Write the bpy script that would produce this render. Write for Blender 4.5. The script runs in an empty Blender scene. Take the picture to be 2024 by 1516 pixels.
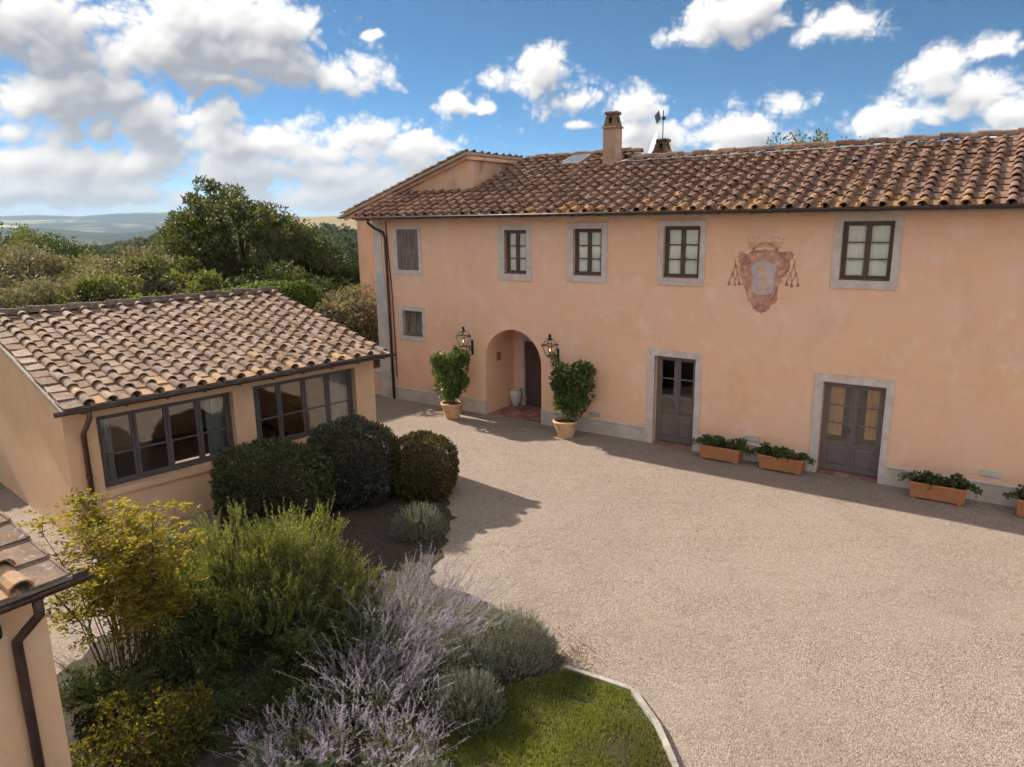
import bpy, math, random
import numpy as np
from mathutils import Matrix, Vector, Euler

# ============================================================ camera, sky, sun, exposure
scene = bpy.context.scene
COL = scene.collection
F_PX, W_PX = 1425.645, 2024.0
PITCH, ROLL, EYE = math.radians(12.7236), math.radians(-0.7674), 6.0
_c, _s, _cr, _sr = math.cos(PITCH), math.sin(PITCH), math.cos(ROLL), math.sin(ROLL)
RT = np.array([_cr, _sr * _s, _sr * _c]); UPV = np.array([-_sr, _cr * _s, _cr * _c]); FW = np.array([0, _c, -_s])
cam_data = bpy.data.cameras.new('camera')
cam = bpy.data.objects.new('camera', cam_data); COL.objects.link(cam)
cam_data.sensor_fit = 'HORIZONTAL'; cam_data.sensor_width = 36.0
cam_data.lens = 36.0 * F_PX / W_PX
cam_data.clip_start = 0.05; cam_data.clip_end = 40000
m = Matrix.Identity(4)
for i in range(3):
    m[i][0], m[i][1], m[i][2] = RT[i], UPV[i], -FW[i]
m[2][3] = EYE
cam.matrix_world = m
scene.camera = cam

HAZE = 0.000095
SKY = 0.052; CLOUD_GREY = (2.9, 3.0, 3.3); CLOUD_WHITE = (8.3, 8.0, 7.6)
SUN_EL = math.radians(31.0)
SUN_XY = np.array([-0.757, 0.653]); SUN_XY /= np.linalg.norm(SUN_XY)      # horizontal direction towards the sun
SUN_AZ = math.atan2(SUN_XY[0], SUN_XY[1])
sun_data = bpy.data.lights.new('sun', 'SUN'); sun_data.energy = 3.3; sun_data.angle = math.radians(0.55)
sun_data.color = (1.0, 0.90, 0.76)
sun = bpy.data.objects.new('sun', sun_data); COL.objects.link(sun)
sun_dir = Vector((SUN_XY[0] * math.cos(SUN_EL), SUN_XY[1] * math.cos(SUN_EL), math.sin(SUN_EL)))
sun.rotation_euler = sun_dir.to_track_quat('Z', 'Y').to_euler()
sun.location = (-40, 35, 40)

scene.view_settings.view_transform = 'Standard'
scene.view_settings.look = 'None'
scene.view_settings.gamma = 1.0
scene.view_settings.use_curve_mapping = False
scene.view_settings.exposure = 1.48
scene.cycles.use_denoising = True
scene.cycles.use_adaptive_sampling = True
scene.cycles.adaptive_threshold = 0.03
scene.cycles.adaptive_min_samples = 24
scene.cycles.use_light_tree = False
scene.cycles.max_bounces = 6
scene.cycles.diffuse_bounces = 3
scene.cycles.glossy_bounces = 3
scene.cycles.transmission_bounces = 4
scene.cycles.transparent_max_bounces = 8
scene.cycles.volume_bounces = 0
scene.cycles.sample_clamp_indirect = 6.0
scene.cycles.caustics_reflective = False
scene.cycles.caustics_refractive = False


def pix_dir(x, y):
    d = RT * (x - 1012) / F_PX - UPV * (y - 758) / F_PX + FW
    return d / np.linalg.norm(d)


def pix_azel(x, y):
    d = pix_dir(x, y)
    return math.atan2(d[0], d[1]), math.asin(d[2])


# cloud banks: centre and half-size (measured once, kept as azimuth / elevation on the sky)
CLOUDS = [  # x, y, rx, ry
    (60, 70, 270, 82), (300, 92, 220, 62), (420, 50, 130, 56), (545, 52, 95, 62), (480, 110, 170, 45),
    (600, 148, 185, 50), (430, 158, 120, 22), (700, 172, 80, 32),
    (90, 205, 260, 78), (290, 250, 200, 55), (120, 262, 260, 40), (470, 285, 210, 42),
    (690, 268, 130, 52), (800, 300, 110, 45), (600, 300, 160, 40),
    (200, 330, 420, 55), (520, 345, 360, 42), (150, 385, 360, 35), (620, 385, 260, 40),
    (1045, 172, 112, 48), (1130, 195, 135, 48), (1235, 215, 92, 40), (895, 212, 46, 20), (968, 215, 34, 18), (1150, 242, 44, 14),
    (1360, 78, 86, 34), (1440, 50, 100, 52), (1500, 30, 66, 44), (1650, 52, 78, 36), (1690, 50, 60, 28),
    (1330, 285, 120, 46), (1460, 262, 155, 54), (1555, 205, 72, 40), (1690, 245, 78, 50), (1240, 268, 50, 20),
    (1845, 145, 72, 32), (1910, 180, 105, 42), (1860, 230, 110, 30), (1985, 225, 70, 45), (1972, 95, 36, 22), (2090, 195, 95, 50),
    (723, 76, 22, 9), (612, 60, 34, 36),
]
world = bpy.data.worlds.new('World'); scene.world = world; world.use_nodes = True
wn = world.node_tree; wn.nodes.clear()


def link(nt, a, b): nt.links.new(a, b)


def vmath(nt, op, a, b=None):
    n = nt.nodes.new('ShaderNodeVectorMath'); n.operation = op
    for i, v in enumerate((a, b)):
        if v is None: continue
        if isinstance(v, (tuple, list)): n.inputs[i].default_value = v
        else: link(nt, v, n.inputs[i])
    return n.outputs['Value'] if op in ('LENGTH', 'DOT_PRODUCT') else n.outputs['Vector']


def fmath(nt, op, a, b=None, c=None, clamp=False):
    n = nt.nodes.new('ShaderNodeMath'); n.operation = op; n.use_clamp = clamp
    for i, v in enumerate((a, b, c)):
        if v is None: continue
        if isinstance(v, (int, float)): n.inputs[i].default_value = v
        else: link(nt, v, n.inputs[i])
    return n.outputs[0]


def mix_rgb(nt, fac, a, b, blend='MIX'):
    n = nt.nodes.new('ShaderNodeMix'); n.data_type = 'RGBA'; n.blend_type = blend
    for i, v in ((0, fac), (6, a), (7, b)):
        if isinstance(v, (int, float)): n.inputs[i].default_value = v
        elif isinstance(v, (tuple, list)): n.inputs[i].default_value = (*v[:3], 1)
        else: link(nt, v, n.inputs[i])
    return n.outputs[2]


def noise(nt, vec, scale, detail=4, rough=0.55, dist=0.0):
    n = nt.nodes.new('ShaderNodeTexNoise'); n.inputs['Scale'].default_value = scale
    n.inputs['Detail'].default_value = min(detail, 3.5); n.inputs['Roughness'].default_value = rough
    n.inputs['Distortion'].default_value = dist
    if vec is not None: link(nt, vec, n.inputs['Vector'])
    return n.outputs['Fac']


def ramp(nt, fac, lo, hi, a=0.0, b=1.0, smooth=True):
    n = nt.nodes.new('ShaderNodeMapRange'); n.clamp = True
    n.interpolation_type = 'SMOOTHSTEP' if smooth else 'LINEAR'
    link(nt, fac, n.inputs[0])
    for i, v in enumerate((lo, hi, a, b)): n.inputs[i + 1].default_value = v
    return n.outputs[0]


# cloud cover worked out once over the whole sky as (azimuth, elevation) maps, lit from the sun's side
def vnoise(x, y, seed=0):
    """cheap smooth value noise"""
    xi = np.floor(x).astype(np.int64); yi = np.floor(y).astype(np.int64); xf = x - xi; yf = y - yi
    def hsh(a, b):
        v = np.sin(a * 127.1 + b * 311.7 + seed * 74.7) * 43758.5453; return v - np.floor(v)
    u = xf * xf * (3 - 2 * xf); v = yf * yf * (3 - 2 * yf)
    return (hsh(xi, yi) * (1 - u) + hsh(xi + 1, yi) * u) * (1 - v) + (hsh(xi, yi + 1) * (1 - u) + hsh(xi + 1, yi + 1) * u) * v


def sstep(a, b, x):
    t = np.clip((x - a) / (b - a), 0, 1); return t * t * (3 - 2 * t)


def puffs(A, E, scale, octs, seed, gain=.52):
    """billowy noise, about -0.5 .. 0.5"""
    out = np.zeros_like(A); amp = 1.0; tot = 0.0
    for o in range(octs):
        c, s = math.cos(o * 1.1), math.sin(o * 1.1)
        n = vnoise((A * c - E * s) * scale + 31.7 * o, (A * s + E * c) * scale + 17.3 * o, seed + o)
        out += amp * (np.abs(2 * n - 1) if o else n); tot += amp; amp *= gain; scale *= 2.05
    return out / tot - .42


def cloud_map(name, az0, az1, el0, el1, w, h, blobs):
    az = az0 + (np.arange(w) + .5) / w * (az1 - az0); el = el0 + (np.arange(h) + .5) / h * (el1 - el0)
    A, E = np.meshgrid(az, el)
    wx = (vnoise(A * 26, E * 26, 91) - .5) * .016; wy = (vnoise(A * 26 + 9, E * 26 + 5, 92) - .5) * .012
    Aw, Ew = A + wx, E + wy
    gen = (puffs(A, E * 1.6, 3.2, 3, 61) * 2.6 + .55)                 # broken cumulus everywhere else, cover raised to fill the shaded facade
    outm = np.maximum(sstep(.74, .86, np.abs(A)), sstep(.42, .54, E))
    f = np.where(outm > 0, gen * outm - 2.0 * (1 - outm), -2.0)
    if blobs:
        acc = np.full_like(A, 9.0)
        for (x, y, rx, ry) in CLOUDS:
            ca, ce = pix_azel(x, y)
            dx = (Aw - ca) * F_PX / rx; dy = (Ew - ce) * F_PX / ry
            dy = np.where(dy < 0, dy * 1.25, dy * .92)
            d = np.sqrt(dx * dx + dy * dy)
            k = .22; hh = np.clip(.5 + .5 * (acc - d) / k, 0, 1); acc = acc * (1 - hh) + d * hh - k * hh * (1 - hh)
        f = np.maximum(f, 1.0 - acc)
    f = np.maximum(f, -1.1)
    smooth = f + puffs(A, E * 1.15, 8, 3, 71, .5) * 1.0
    pf = puffs(A, E * 1.15, 17, 8, 5, .60)
    f = f + .10 + pf * 2.3
    f = f * sstep(-.005, .02, E) + (sstep(-.005, .02, E) - 1) * .5
    t = np.clip(f, 0, 2.2)
    ss = (el1 - el0) / h; sa = (az1 - az0) / w

    def shifted(q, dist):                            # value of q a little nearer to the sun
        dx = int(round(-.45 * dist / sa)); dy = max(0, int(round(.88 * dist / ss)))
        o = np.empty_like(q); o[:h - dy] = q[dy:]; o[h - dy:] = q[-1:]
        return np.roll(o, -dx, 1)
    def soft(q, n):                                  # box blur
        for ax in (0, 1):
            c = np.cumsum(np.concatenate([np.repeat(np.take(q, [0], ax), n + 1, ax), q, np.repeat(np.take(q, [-1], ax), n, ax)], ax), ax)
            q = (np.take(c, range(2 * n + 1, c.shape[ax]), ax) - np.take(c, range(0, c.shape[ax] - 2 * n - 1), ax)) / (2 * n + 1)
        return q
    k1 = max(1, int(.004 / ss)); k2 = max(1, int(.014 / ss))
    ts = soft(t, k1); tb = soft(np.clip(t, 0, 1.3), k2)
    relief = (ts - shifted(ts, .006)) * .9 + (ts - shifted(ts, .016)) * .45
    bulk = sstep(.08, .85, shifted(tb, .022)) * .50 + sstep(.08, 1.0, shifted(tb, .05)) * .45
    shade = np.clip(.97 - bulk + relief * .55, 0, 1.10)
    low = sstep(.16, .0, E) * .45                   # banks near the horizon lose contrast
    shade = shade * (1 - low) + .66 * low
    front = sstep(1.0, 2.2, np.abs((A - SUN_AZ + math.pi) % (2 * math.pi) - math.pi))   # clouds facing the sun show their lit side, brightened to fill the facade
    shade = shade * (1 - front) + front * (1.0 + .6 * shade)
    alpha = sstep(0, .70, f)
    mist = sstep(.085, -.005, E) * .82              # pale air along the horizon
    shade = np.where(alpha > mist, shade, shade * .5 + .36); alpha = np.maximum(alpha, mist)
    px = np.empty((h, w, 4), np.float32); px[..., 0] = px[..., 1] = px[..., 2] = shade; px[..., 3] = alpha
    im = bpy.data.images.new(name, w, h, alpha=True, float_buffer=True); im.colorspace_settings.name = 'Non-Color'; im.alpha_mode = 'CHANNEL_PACKED'
    im.pixels.foreach_set(px.ravel()); im.update(); im.pack()
    return im


VIEW = (-.80, .80, -.03, .60)
geo = wn.nodes.new('ShaderNodeTexCoord')
sp = wn.nodes.new('ShaderNodeSeparateXYZ'); link(wn, geo.outputs['Generated'], sp.inputs[0])
azn = fmath(wn, 'ARCTAN2', sp.outputs[0], sp.outputs[1]); eln = fmath(wn, 'ARCSINE', sp.outputs[2])


def sky_image(im, az0, az1, el0, el1):
    u = fmath(wn, 'DIVIDE', fmath(wn, 'SUBTRACT', azn, az0), az1 - az0); v = fmath(wn, 'DIVIDE', fmath(wn, 'SUBTRACT', eln, el0), el1 - el0)
    c = wn.nodes.new('ShaderNodeCombineXYZ'); link(wn, u, c.inputs[0]); link(wn, v, c.inputs[1])
    t = wn.nodes.new('ShaderNodeTexImage'); t.image = im; t.extension = 'EXTEND'; t.interpolation = 'Linear'; link(wn, c.outputs[0], t.inputs[0])
    return t


t1 = sky_image(cloud_map('clouds_ahead', *VIEW, 1840, 725, True), *VIEW)
ALL = (-math.pi, math.pi, -.05, math.pi / 2)
t2 = sky_image(cloud_map('clouds_round', *ALL, 1500, 390, True), *ALL)
inside = fmath(wn, 'MULTIPLY', ramp(wn, fmath(wn, 'ABSOLUTE', azn), .74, .79, 1, 0), ramp(wn, eln, .54, .59, 1, 0))
shade = mix_rgb(wn, inside, t2.outputs[0], t1.outputs[0])
alpha = fmath(wn, 'ADD', fmath(wn, 'MULTIPLY', t1.outputs[1], inside), fmath(wn, 'MULTIPLY', t2.outputs[1], fmath(wn, 'SUBTRACT', 1.0, inside)))
cloud_col = mix_rgb(wn, shade, CLOUD_GREY, CLOUD_WHITE)
sky = wn.nodes.new('ShaderNodeTexSky'); sky.sky_type = 'NISHITA'; sky.sun_disc = False
sky.sun_elevation = SUN_EL; sky.sun_rotation = SUN_AZ
sky.altitude = 6500; sky.air_density = 1.0; sky.dust_density = .1; sky.ozone_density = 5.0
colr = mix_rgb(wn, alpha, mix_rgb(wn, 1.0, sky.outputs[0], (.86, 1.0, .86), 'MULTIPLY'), cloud_col)
bg = wn.nodes.new('ShaderNodeBackground'); bg.inputs['Strength'].default_value = SKY
link(wn, colr, bg.inputs[0])
wo = wn.nodes.new('ShaderNodeOutputWorld'); link(wn, bg.outputs[0], wo.inputs[0])

# ============================================================ helpers
rng = np.random.default_rng(7)
random.seed(7)
K_FAC, C_FAC = -0.704, 21.607                       # facade line on the ground
_q = math.sqrt(1 + K_FAC * K_FAC)
U = np.array([1, K_FAC, 0]) / _q; BACK = np.array([-K_FAC, 1, 0]) / _q
P0 = np.array([0, C_FAC, 0])


def wld(s, d, z): return P0 + U * s + BACK * d + np.array([0, 0, z])


def tag(o, label=None, cat=None, group=None, kind=None):
    if label: o['label'] = label
    if cat: o['category'] = cat
    if group: o['group'] = group
    if kind: o['kind'] = kind
    return o


def empty(name, loc=(0, 0, 0), rz=0.0, label=None, cat=None, group=None):
    o = bpy.data.objects.new(name, None); COL.objects.link(o)
    o.location = loc; o.rotation_euler = (0, 0, rz); o.empty_display_size = 0.2
    return tag(o, label, cat, group)


def put(name, me, mat, parent=None, loc=None, rot=None):
    o = bpy.data.objects.new(name, me); COL.objects.link(o)
    if mat is not None and not me.materials: me.materials.append(mat)
    if parent is not None: o.parent = parent
    if loc is not None: o.location = loc
    if rot is not None: o.rotation_euler = rot
    return o


class MB:
    def __init__(self): self.v = []; self.f = []; self.uvs = None

    def add(self, vs, fs):
        n = len(self.v); self.v += [tuple(map(float, p)) for p in vs]; self.f += [tuple(i + n for i in f) for f in fs]; return self

    def box(self, x0, x1, y0, y1, z0, z1):
        return self.add([(x0, y0, z0), (x1, y0, z0), (x1, y1, z0), (x0, y1, z0), (x0, y0, z1), (x1, y0, z1), (x1, y1, z1), (x0, y1, z1)],
                        [(0, 3, 2, 1), (4, 5, 6, 7), (0, 1, 5, 4), (1, 2, 6, 5), (2, 3, 7, 6), (3, 0, 4, 7)])

    def hexa(self, lo, hi):   # two rings of 4 points
        return self.add(list(lo) + list(hi), [(3, 2, 1, 0), (4, 5, 6, 7), (0, 1, 5, 4), (1, 2, 6, 5), (2, 3, 7, 6), (3, 0, 4, 7)])

    def rings(self, rings, close=True, cap=True):
        k = len(rings[0]); n = len(self.v); self.v += [tuple(map(float, p)) for r in rings for p in r]
        for i in range(len(rings) - 1):
            for j in range(k if close else k - 1):
                a = n + i * k + j; b = n + i * k + (j + 1) % k
                self.f.append((a, b, b + k, a + k))
        if cap:
            self.f.append(tuple(n + j for j in reversed(range(k)))); self.f.append(tuple(n + (len(rings) - 1) * k + j for j in range(k)))
        return self

    def tube(self, path, r, n=8, cap=True):
        path = [np.array(p, float) for p in path]
        rr = r if hasattr(r, '__len__') else [r] * len(path)
        rings = []
        ref = np.array([0.13, 0.31, 0.94])
        for i, p in enumerate(path):
            t = path[min(i + 1, len(path) - 1)] - path[max(i - 1, 0)]; t = t / (np.linalg.norm(t) + 1e-9)
            a = np.cross(ref, t)
            if np.linalg.norm(a) < .1: a = np.cross(np.array([1., 0, 0]), t)
            a /= np.linalg.norm(a); b = np.cross(t, a)
            rings.append([p + rr[i] * (math.cos(2 * math.pi * k / n) * a + math.sin(2 * math.pi * k / n) * b) for k in range(n)])
        return self.rings(rings, True, cap)

    def lathe(self, prof, n=20, c=(0, 0, 0), cap=True):
        rings = [[(c[0] + r * math.cos(2 * math.pi * k / n), c[1] + r * math.sin(2 * math.pi * k / n), c[2] + z) for k in range(n)] for r, z in prof]
        return self.rings(rings, True, cap)

    def prism(self, poly, y0, y1):   # polygon in xz, extruded along y
        k = len(poly)
        n = len(self.v)
        self.v += [(float(p[0]), float(y0), float(p[1])) for p in poly] + [(float(p[0]), float(y1), float(p[1])) for p in poly]
        self.f.append(tuple(n + j for j in range(k))); self.f.append(tuple(n + k + j for j in reversed(range(k))))
        for j in range(k):
            a = n + j; b = n + (j + 1) % k; self.f.append((a, a + k, b + k, b))
        return self

    def mesh(self, name, smooth=False):
        me = bpy.data.meshes.new(name); me.from_pydata(self.v, [], self.f); me.update()
        if smooth: me.shade_smooth()
        return me

    def build(self, name, mat, parent=None, smooth=False, loc=None, rot=None):
        return put(name, self.mesh(name, smooth), mat, parent, loc, rot)


def fix_normals(o):
    import bmesh
    bm = bmesh.new(); bm.from_mesh(o.data); bmesh.ops.recalc_face_normals(bm, faces=bm.faces); bm.to_mesh(o.data); bm.free(); return o


def np_mesh(name, V, Fc):
    """V (n,3), Fc (m,k) all faces of k corners"""
    V = np.ascontiguousarray(V, dtype=np.float32); Fc = np.ascontiguousarray(Fc, dtype=np.int32)
    me = bpy.data.meshes.new(name)
    me.vertices.add(len(V)); me.vertices.foreach_set('co', V.ravel())
    k = Fc.shape[1]
    me.loops.add(Fc.size); me.loops.foreach_set('vertex_index', Fc.ravel())
    me.polygons.add(len(Fc)); me.polygons.foreach_set('loop_start', np.arange(0, Fc.size, k, dtype=np.int32))
    me.polygons.foreach_set('loop_total', np.full(len(Fc), k, dtype=np.int32))
    me.update(calc_edges=True); me.validate()
    return me


def unit(a): return a / (np.linalg.norm(a, axis=-1, keepdims=True) + 1e-9)


def rdir(n, r=None):
    r = rng if r is None else r
    return unit(r.normal(size=(n, 3)))


def leaves(P, D, L, Wd, roll=None):
    """rhombic leaves: base points P, directions D, lengths L, widths Wd -> verts (4n,3)"""
    n = len(P)
    L = np.broadcast_to(np.asarray(L, float).reshape(-1, 1), (n, 1)); Wd = np.broadcast_to(np.asarray(Wd, float).reshape(-1, 1), (n, 1))
    D = unit(D); R = rdir(n) if roll is None else roll
    S = unit(np.cross(D, R)); Nn = np.cross(S, D)
    b = P; t = P + D * L - Nn * L * 0.10
    m1 = P + D * L * .45 + S * Wd * .5; m2 = P + D * L * .45 - S * Wd * .5
    return np.stack([b, m1, t, m2], 1).reshape(-1, 3)


def leaf_obj(name, Vs, mat, parent, loc=None):
    V = np.concatenate(Vs) if isinstance(Vs, list) else Vs
    Fc = np.arange(len(V)).reshape(-1, 4)
    return put(name, np_mesh(name, V, Fc), mat, parent, loc)


# ------------------------------------------------------------ materials
MATS = {}


def new_mat(name):
    mt = bpy.data.materials.new(name); mt.use_nodes = True
    nt = mt.node_tree; b = nt.nodes['Principled BSDF']; MATS[name] = mt
    return mt, nt, b


def coords(nt, kind='Object', scale=(1, 1, 1)):
    t = nt.nodes.new('ShaderNodeTexCoord'); mp = nt.nodes.new('ShaderNodeMapping'); mp.inputs['Scale'].default_value = scale
    link(nt, t.outputs[kind], mp.inputs['Vector']); return mp.outputs[0]


def world_coords(nt, scale=(1, 1, 1)):
    t = nt.nodes.new('ShaderNodeNewGeometry'); return vmath(nt, 'MULTIPLY', t.outputs['Position'], scale)


def bump(nt, b, h, strength=0.4, dist=0.02):
    n = nt.nodes.new('ShaderNodeBump'); n.inputs['Strength'].default_value = strength; n.inputs['Distance'].default_value = dist
    link(nt, h, n.inputs['Height']); link(nt, n.outputs[0], b.inputs['Normal'])


def rnd(nt):
    oi = nt.nodes.new('ShaderNodeObjectInfo'); g = nt.nodes.new('ShaderNodeNewGeometry')
    return fmath(nt, 'FRACT', fmath(nt, 'ADD', oi.outputs['Random'], g.outputs['Random Per Island']))


def pm(name, c1, c2=None, rough=0.8, scale=3.0, detail=5, bmp=0.0, bscale=60, spec=0.3, metal=0.0, rv=0.0, stretch=(1, 1, 1)):
    mt, nt, b = new_mat(name)
    co = coords(nt, 'Object', stretch)
    c2 = c2 or tuple(x * .78 for x in c1)
    f = ramp(nt, noise(nt, co, scale, detail, .6), .34, .66)
    c = mix_rgb(nt, f, c1, c2)
    if rv:
        r = fmath(nt, 'MULTIPLY_ADD', rnd(nt), rv, 1 - rv / 2)
        cc = nt.nodes.new('ShaderNodeCombineColor'); [link(nt, r, cc.inputs[i]) for i in range(3)]
        c = mix_rgb(nt, 1.0, c, cc.outputs[0], 'MULTIPLY')
    link(nt, c, b.inputs['Base Color'])
    b.inputs['Roughness'].default_value = rough; b.inputs['Specular IOR Level'].default_value = spec; b.inputs['Metallic'].default_value = metal
    if bmp: bump(nt, b, noise(nt, co, bscale, 4, .6), bmp, 0.01)
    return mt


def stucco(name, base, warm, pale, stain=(.20, .13, .09), amt=.12):
    mt, nt, b = new_mat(name)
    co = world_coords(nt)
    a = ramp(nt, noise(nt, co, .55, 5, .6, .4), .36, .64)
    c = mix_rgb(nt, a, base, warm)
    p = ramp(nt, noise(nt, co, 1.7, 6, .62, .3), .50, .75)
    c = mix_rgb(nt, fmath(nt, 'MULTIPLY', p, .75), c, pale)
    st = ramp(nt, noise(nt, vmath(nt, 'MULTIPLY', co, (1.2, 1.2, .6)), 1.1, 6, .65), .50, .80)
    c = mix_rgb(nt, fmath(nt, 'MULTIPLY', st, amt), c, stain)
    rp_ = ramp(nt, noise(nt, vmath(nt, 'ADD', co, (11, 4, 2)), .8, 4, .75, 1.2), .56, .60)
    c = mix_rgb(nt, fmath(nt, 'MULTIPLY', rp_, .16), c, tuple(x * .80 for x in warm))
    sp_ = ramp(nt, noise(nt, co, 9, 5, .7), .60, .80)
    c = mix_rgb(nt, fmath(nt, 'MULTIPLY', sp_, .18), c, stain)
    link(nt, c, b.inputs['Base Color']); b.inputs['Roughness'].default_value = .92; b.inputs['Specular IOR Level'].default_value = .15
    h = fmath(nt, 'ADD', noise(nt, co, 38, 5, .65), fmath(nt, 'MULTIPLY', noise(nt, co, 3, 3, .5), 2.0))
    bump(nt, b, h, .35, .012)
    return mt


def tile_mat(name, cols, lichen=.35, moss=.2):
    mt, nt, b = new_mat(name)
    co = world_coords(nt)
    r = rnd(nt)
    rp = nt.nodes.new('ShaderNodeValToRGB'); link(nt, r, rp.inputs[0])
    el = rp.color_ramp.elements; n = len(cols)
    for i, cc in enumerate(cols):
        e = el[i] if i < 2 else el.new(i / (n - 1))
        e.position = i / (n - 1); e.color = (*cc, 1)
    c = rp.outputs[0]
    c = mix_rgb(nt, fmath(nt, 'MULTIPLY', ramp(nt, noise(nt, co, 6, 6, .65), .35, .7), .55), c, tuple(x * .45 for x in cols[0]))
    wl = ramp(nt, noise(nt, co, 11, 7, .7), .56, .68)
    c = mix_rgb(nt, fmath(nt, 'MULTIPLY', wl, moss + .25), c, (.50, .44, .37))
    dk = ramp(nt, noise(nt, vmath(nt, 'ADD', co, (7, 3, 1)), 14, 6, .7), .60, .72)
    c = mix_rgb(nt, fmath(nt, 'MULTIPLY', dk, .6), c, (.055, .045, .04))
    ol = ramp(nt, fmath(nt, 'MULTIPLY', noise(nt, vmath(nt, 'ADD', co, (3, 9, 4)), 2.3, 5, .6), ramp(nt, noise(nt, co, 26, 5, .7), .42, .62)), .47 - .22 * (lichen > .9), .60 - .2 * (lichen > .9))
    c = mix_rgb(nt, fmath(nt, 'MULTIPLY', ol, min(lichen * 1.6, .85)), c, (.52, .25, .05))
    link(nt, c, b.inputs['Base Color']); b.inputs['Roughness'].default_value = .88; b.inputs['Specular IOR Level'].default_value = .2
    bump(nt, b, noise(nt, co, 60, 5, .7), .5, .008)
    return mt


def leaf_mat(name, cols, rough=.45, trans=.35, spec=.5, tcol=None):
    mt, nt, b = new_mat(name)
    g = nt.nodes.new('ShaderNodeNewGeometry')
    rp = nt.nodes.new('ShaderNodeValToRGB'); link(nt, g.outputs['Random Per Island'], rp.inputs[0])
    el = rp.color_ramp.elements; n = len(cols)
    for i, cc in enumerate(cols):
        e = el[i] if i < 2 else el.new(i / (n - 1))
        e.position = i / (n - 1); e.color = (*cc, 1)
    co = world_coords(nt)
    big = ramp(nt, noise(nt, co, 1.1, 3, .5), .3, .7, .72, 1.25)
    cc = nt.nodes.new('ShaderNodeCombineColor'); [link(nt, big, cc.inputs[i]) for i in range(3)]
    c = mix_rgb(nt, 1.0, rp.outputs[0], cc.outputs[0], 'MULTIPLY')
    link(nt, c, b.inputs['Base Color']); b.inputs['Roughness'].default_value = rough; b.inputs['Specular IOR Level'].default_value = spec
    tr = nt.nodes.new('ShaderNodeBsdfTranslucent')
    tc = mix_rgb(nt, 1.0, c, tcol or (1.5, 1.45, .7), 'MULTIPLY'); link(nt, tc, tr.inputs[0])
    mx = nt.nodes.new('ShaderNodeMixShader'); mx.inputs[0].default_value = trans
    link(nt, b.outputs[0], mx.inputs[1]); link(nt, tr.outputs[0], mx.inputs[2])
    link(nt, mx.outputs[0], nt.nodes['Material Output'].inputs['Surface'])
    return mt


def glass_mat(name, ior=1.75, tint=(.985, .99, .985)):
    mt, nt, b = new_mat(name); nt.nodes.remove(b)
    t = nt.nodes.new('ShaderNodeBsdfTransparent'); t.inputs[0].default_value = (*tint, 1)
    g = nt.nodes.new('ShaderNodeBsdfGlossy'); g.inputs['Roughness'].default_value = .01; g.inputs[0].default_value = (.95, .95, .95, 1)
    lw = nt.nodes.new('ShaderNodeLayerWeight'); lw.inputs[0].default_value = .5
    f0 = ((ior - 1) / (ior + 1)) ** 2
    fr = fmath(nt, 'MULTIPLY_ADD', fmath(nt, 'POWER', lw.outputs['Facing'], 5.0), 1 - f0, f0)
    co = world_coords(nt)
    bp = nt.nodes.new('ShaderNodeBump'); bp.inputs['Strength'].default_value = .03; bp.inputs['Distance'].default_value = .02
    link(nt, noise(nt, co, 5, 2, .5), bp.inputs['Height']); link(nt, bp.outputs[0], g.inputs['Normal'])
    mx = nt.nodes.new('ShaderNodeMixShader'); link(nt, fr, mx.inputs[0]); link(nt, t.outputs[0], mx.inputs[1]); link(nt, g.outputs[0], mx.inputs[2])
    link(nt, mx.outputs[0], nt.nodes['Material Output'].inputs['Surface'])
    return mt


stucco('facade_stucco', (.87, .545, .39), (.87, .53, .335), (.88, .635, .50), (.40, .24, .16), .16)
stucco('upper_stucco', (.72, .45, .31), (.70, .43, .28), (.74, .52, .40), (.14, .11, .10), .45)
stucco('shed_stucco', (.66, .43, .28), (.70, .44, .27), (.72, .52, .37), amt=.2)
stucco('shade_stained_stucco', (.60, .38, .27), (.42, .28, .21), (.62, .44, .34), (.09, .07, .065), .85)  # stained plaster, with the block side wall's shade painted into its darker colours
pm('grey_stone', (.56, .47, .43), (.67, .575, .53), .9, 4, 6, .25, 70)
pm('plinth_stone', (.50, .43, .38), (.62, .54, .47), .92, 2.2, 6, .3, 50)
pm('pale_quoin', (.50, .47, .46), (.68, .58, .50), .92, 1.6, 6, .3, 50)
pm('taupe_paint', (.15, .115, .108), (.18, .14, .13), .5, 6, 4, .1, 90, .4)
pm('brown_paint', (.085, .055, .05), (.115, .075, .065), .5, 6, 4, .1, 90, .4)
pm('shed_frame_paint', (.085, .07, .072), (.11, .092, .09), .5, 6, 4, .1, 90, .4)
pm('old_wood', (.16, .11, .095), (.25, .19, .17), .8, 5, 6, .3, 60, stretch=(6, 6, .6))
pm('copper_brown', (.045, .027, .023), (.07, .04, .032), .45, 5, 5, .1, 60, .45, .1)
pm('rust_pipe', (.13, .06, .04), (.085, .045, .035), .45, 5, 5, .1, 60, .5, .2)
pm('dark_iron', (.022, .022, .025), (.04, .04, .042), .45, 8, 4, .1, 90, .5, .6)
pm('terracotta', (.50, .20, .085), (.42, .17, .08), .8, 5, 6, .25, 50, .25)
pm('pot_terracotta', (.52, .30, .16), (.60, .40, .24), .85, 4, 6, .3, 50, .25)
pm('floor_brick', (.26, .12, .09), (.34, .19, .15), .8, 5, 5, .25, 50, rv=.5)
pm('white_ceramic', (.66, .62, .58), (.56, .52, .48), .55, 3, 4)
pm('soil', (.035, .026, .02), (.06, .045, .033), .95, 14, 6, .8, 40)
pm('curtain_cloth', (.90, .87, .76), (.84, .82, .72), .85, 2, 3)
pm('blue_curtain', (.26, .27, .255), (.20, .215, .21), .85, 2, 3)
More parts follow.
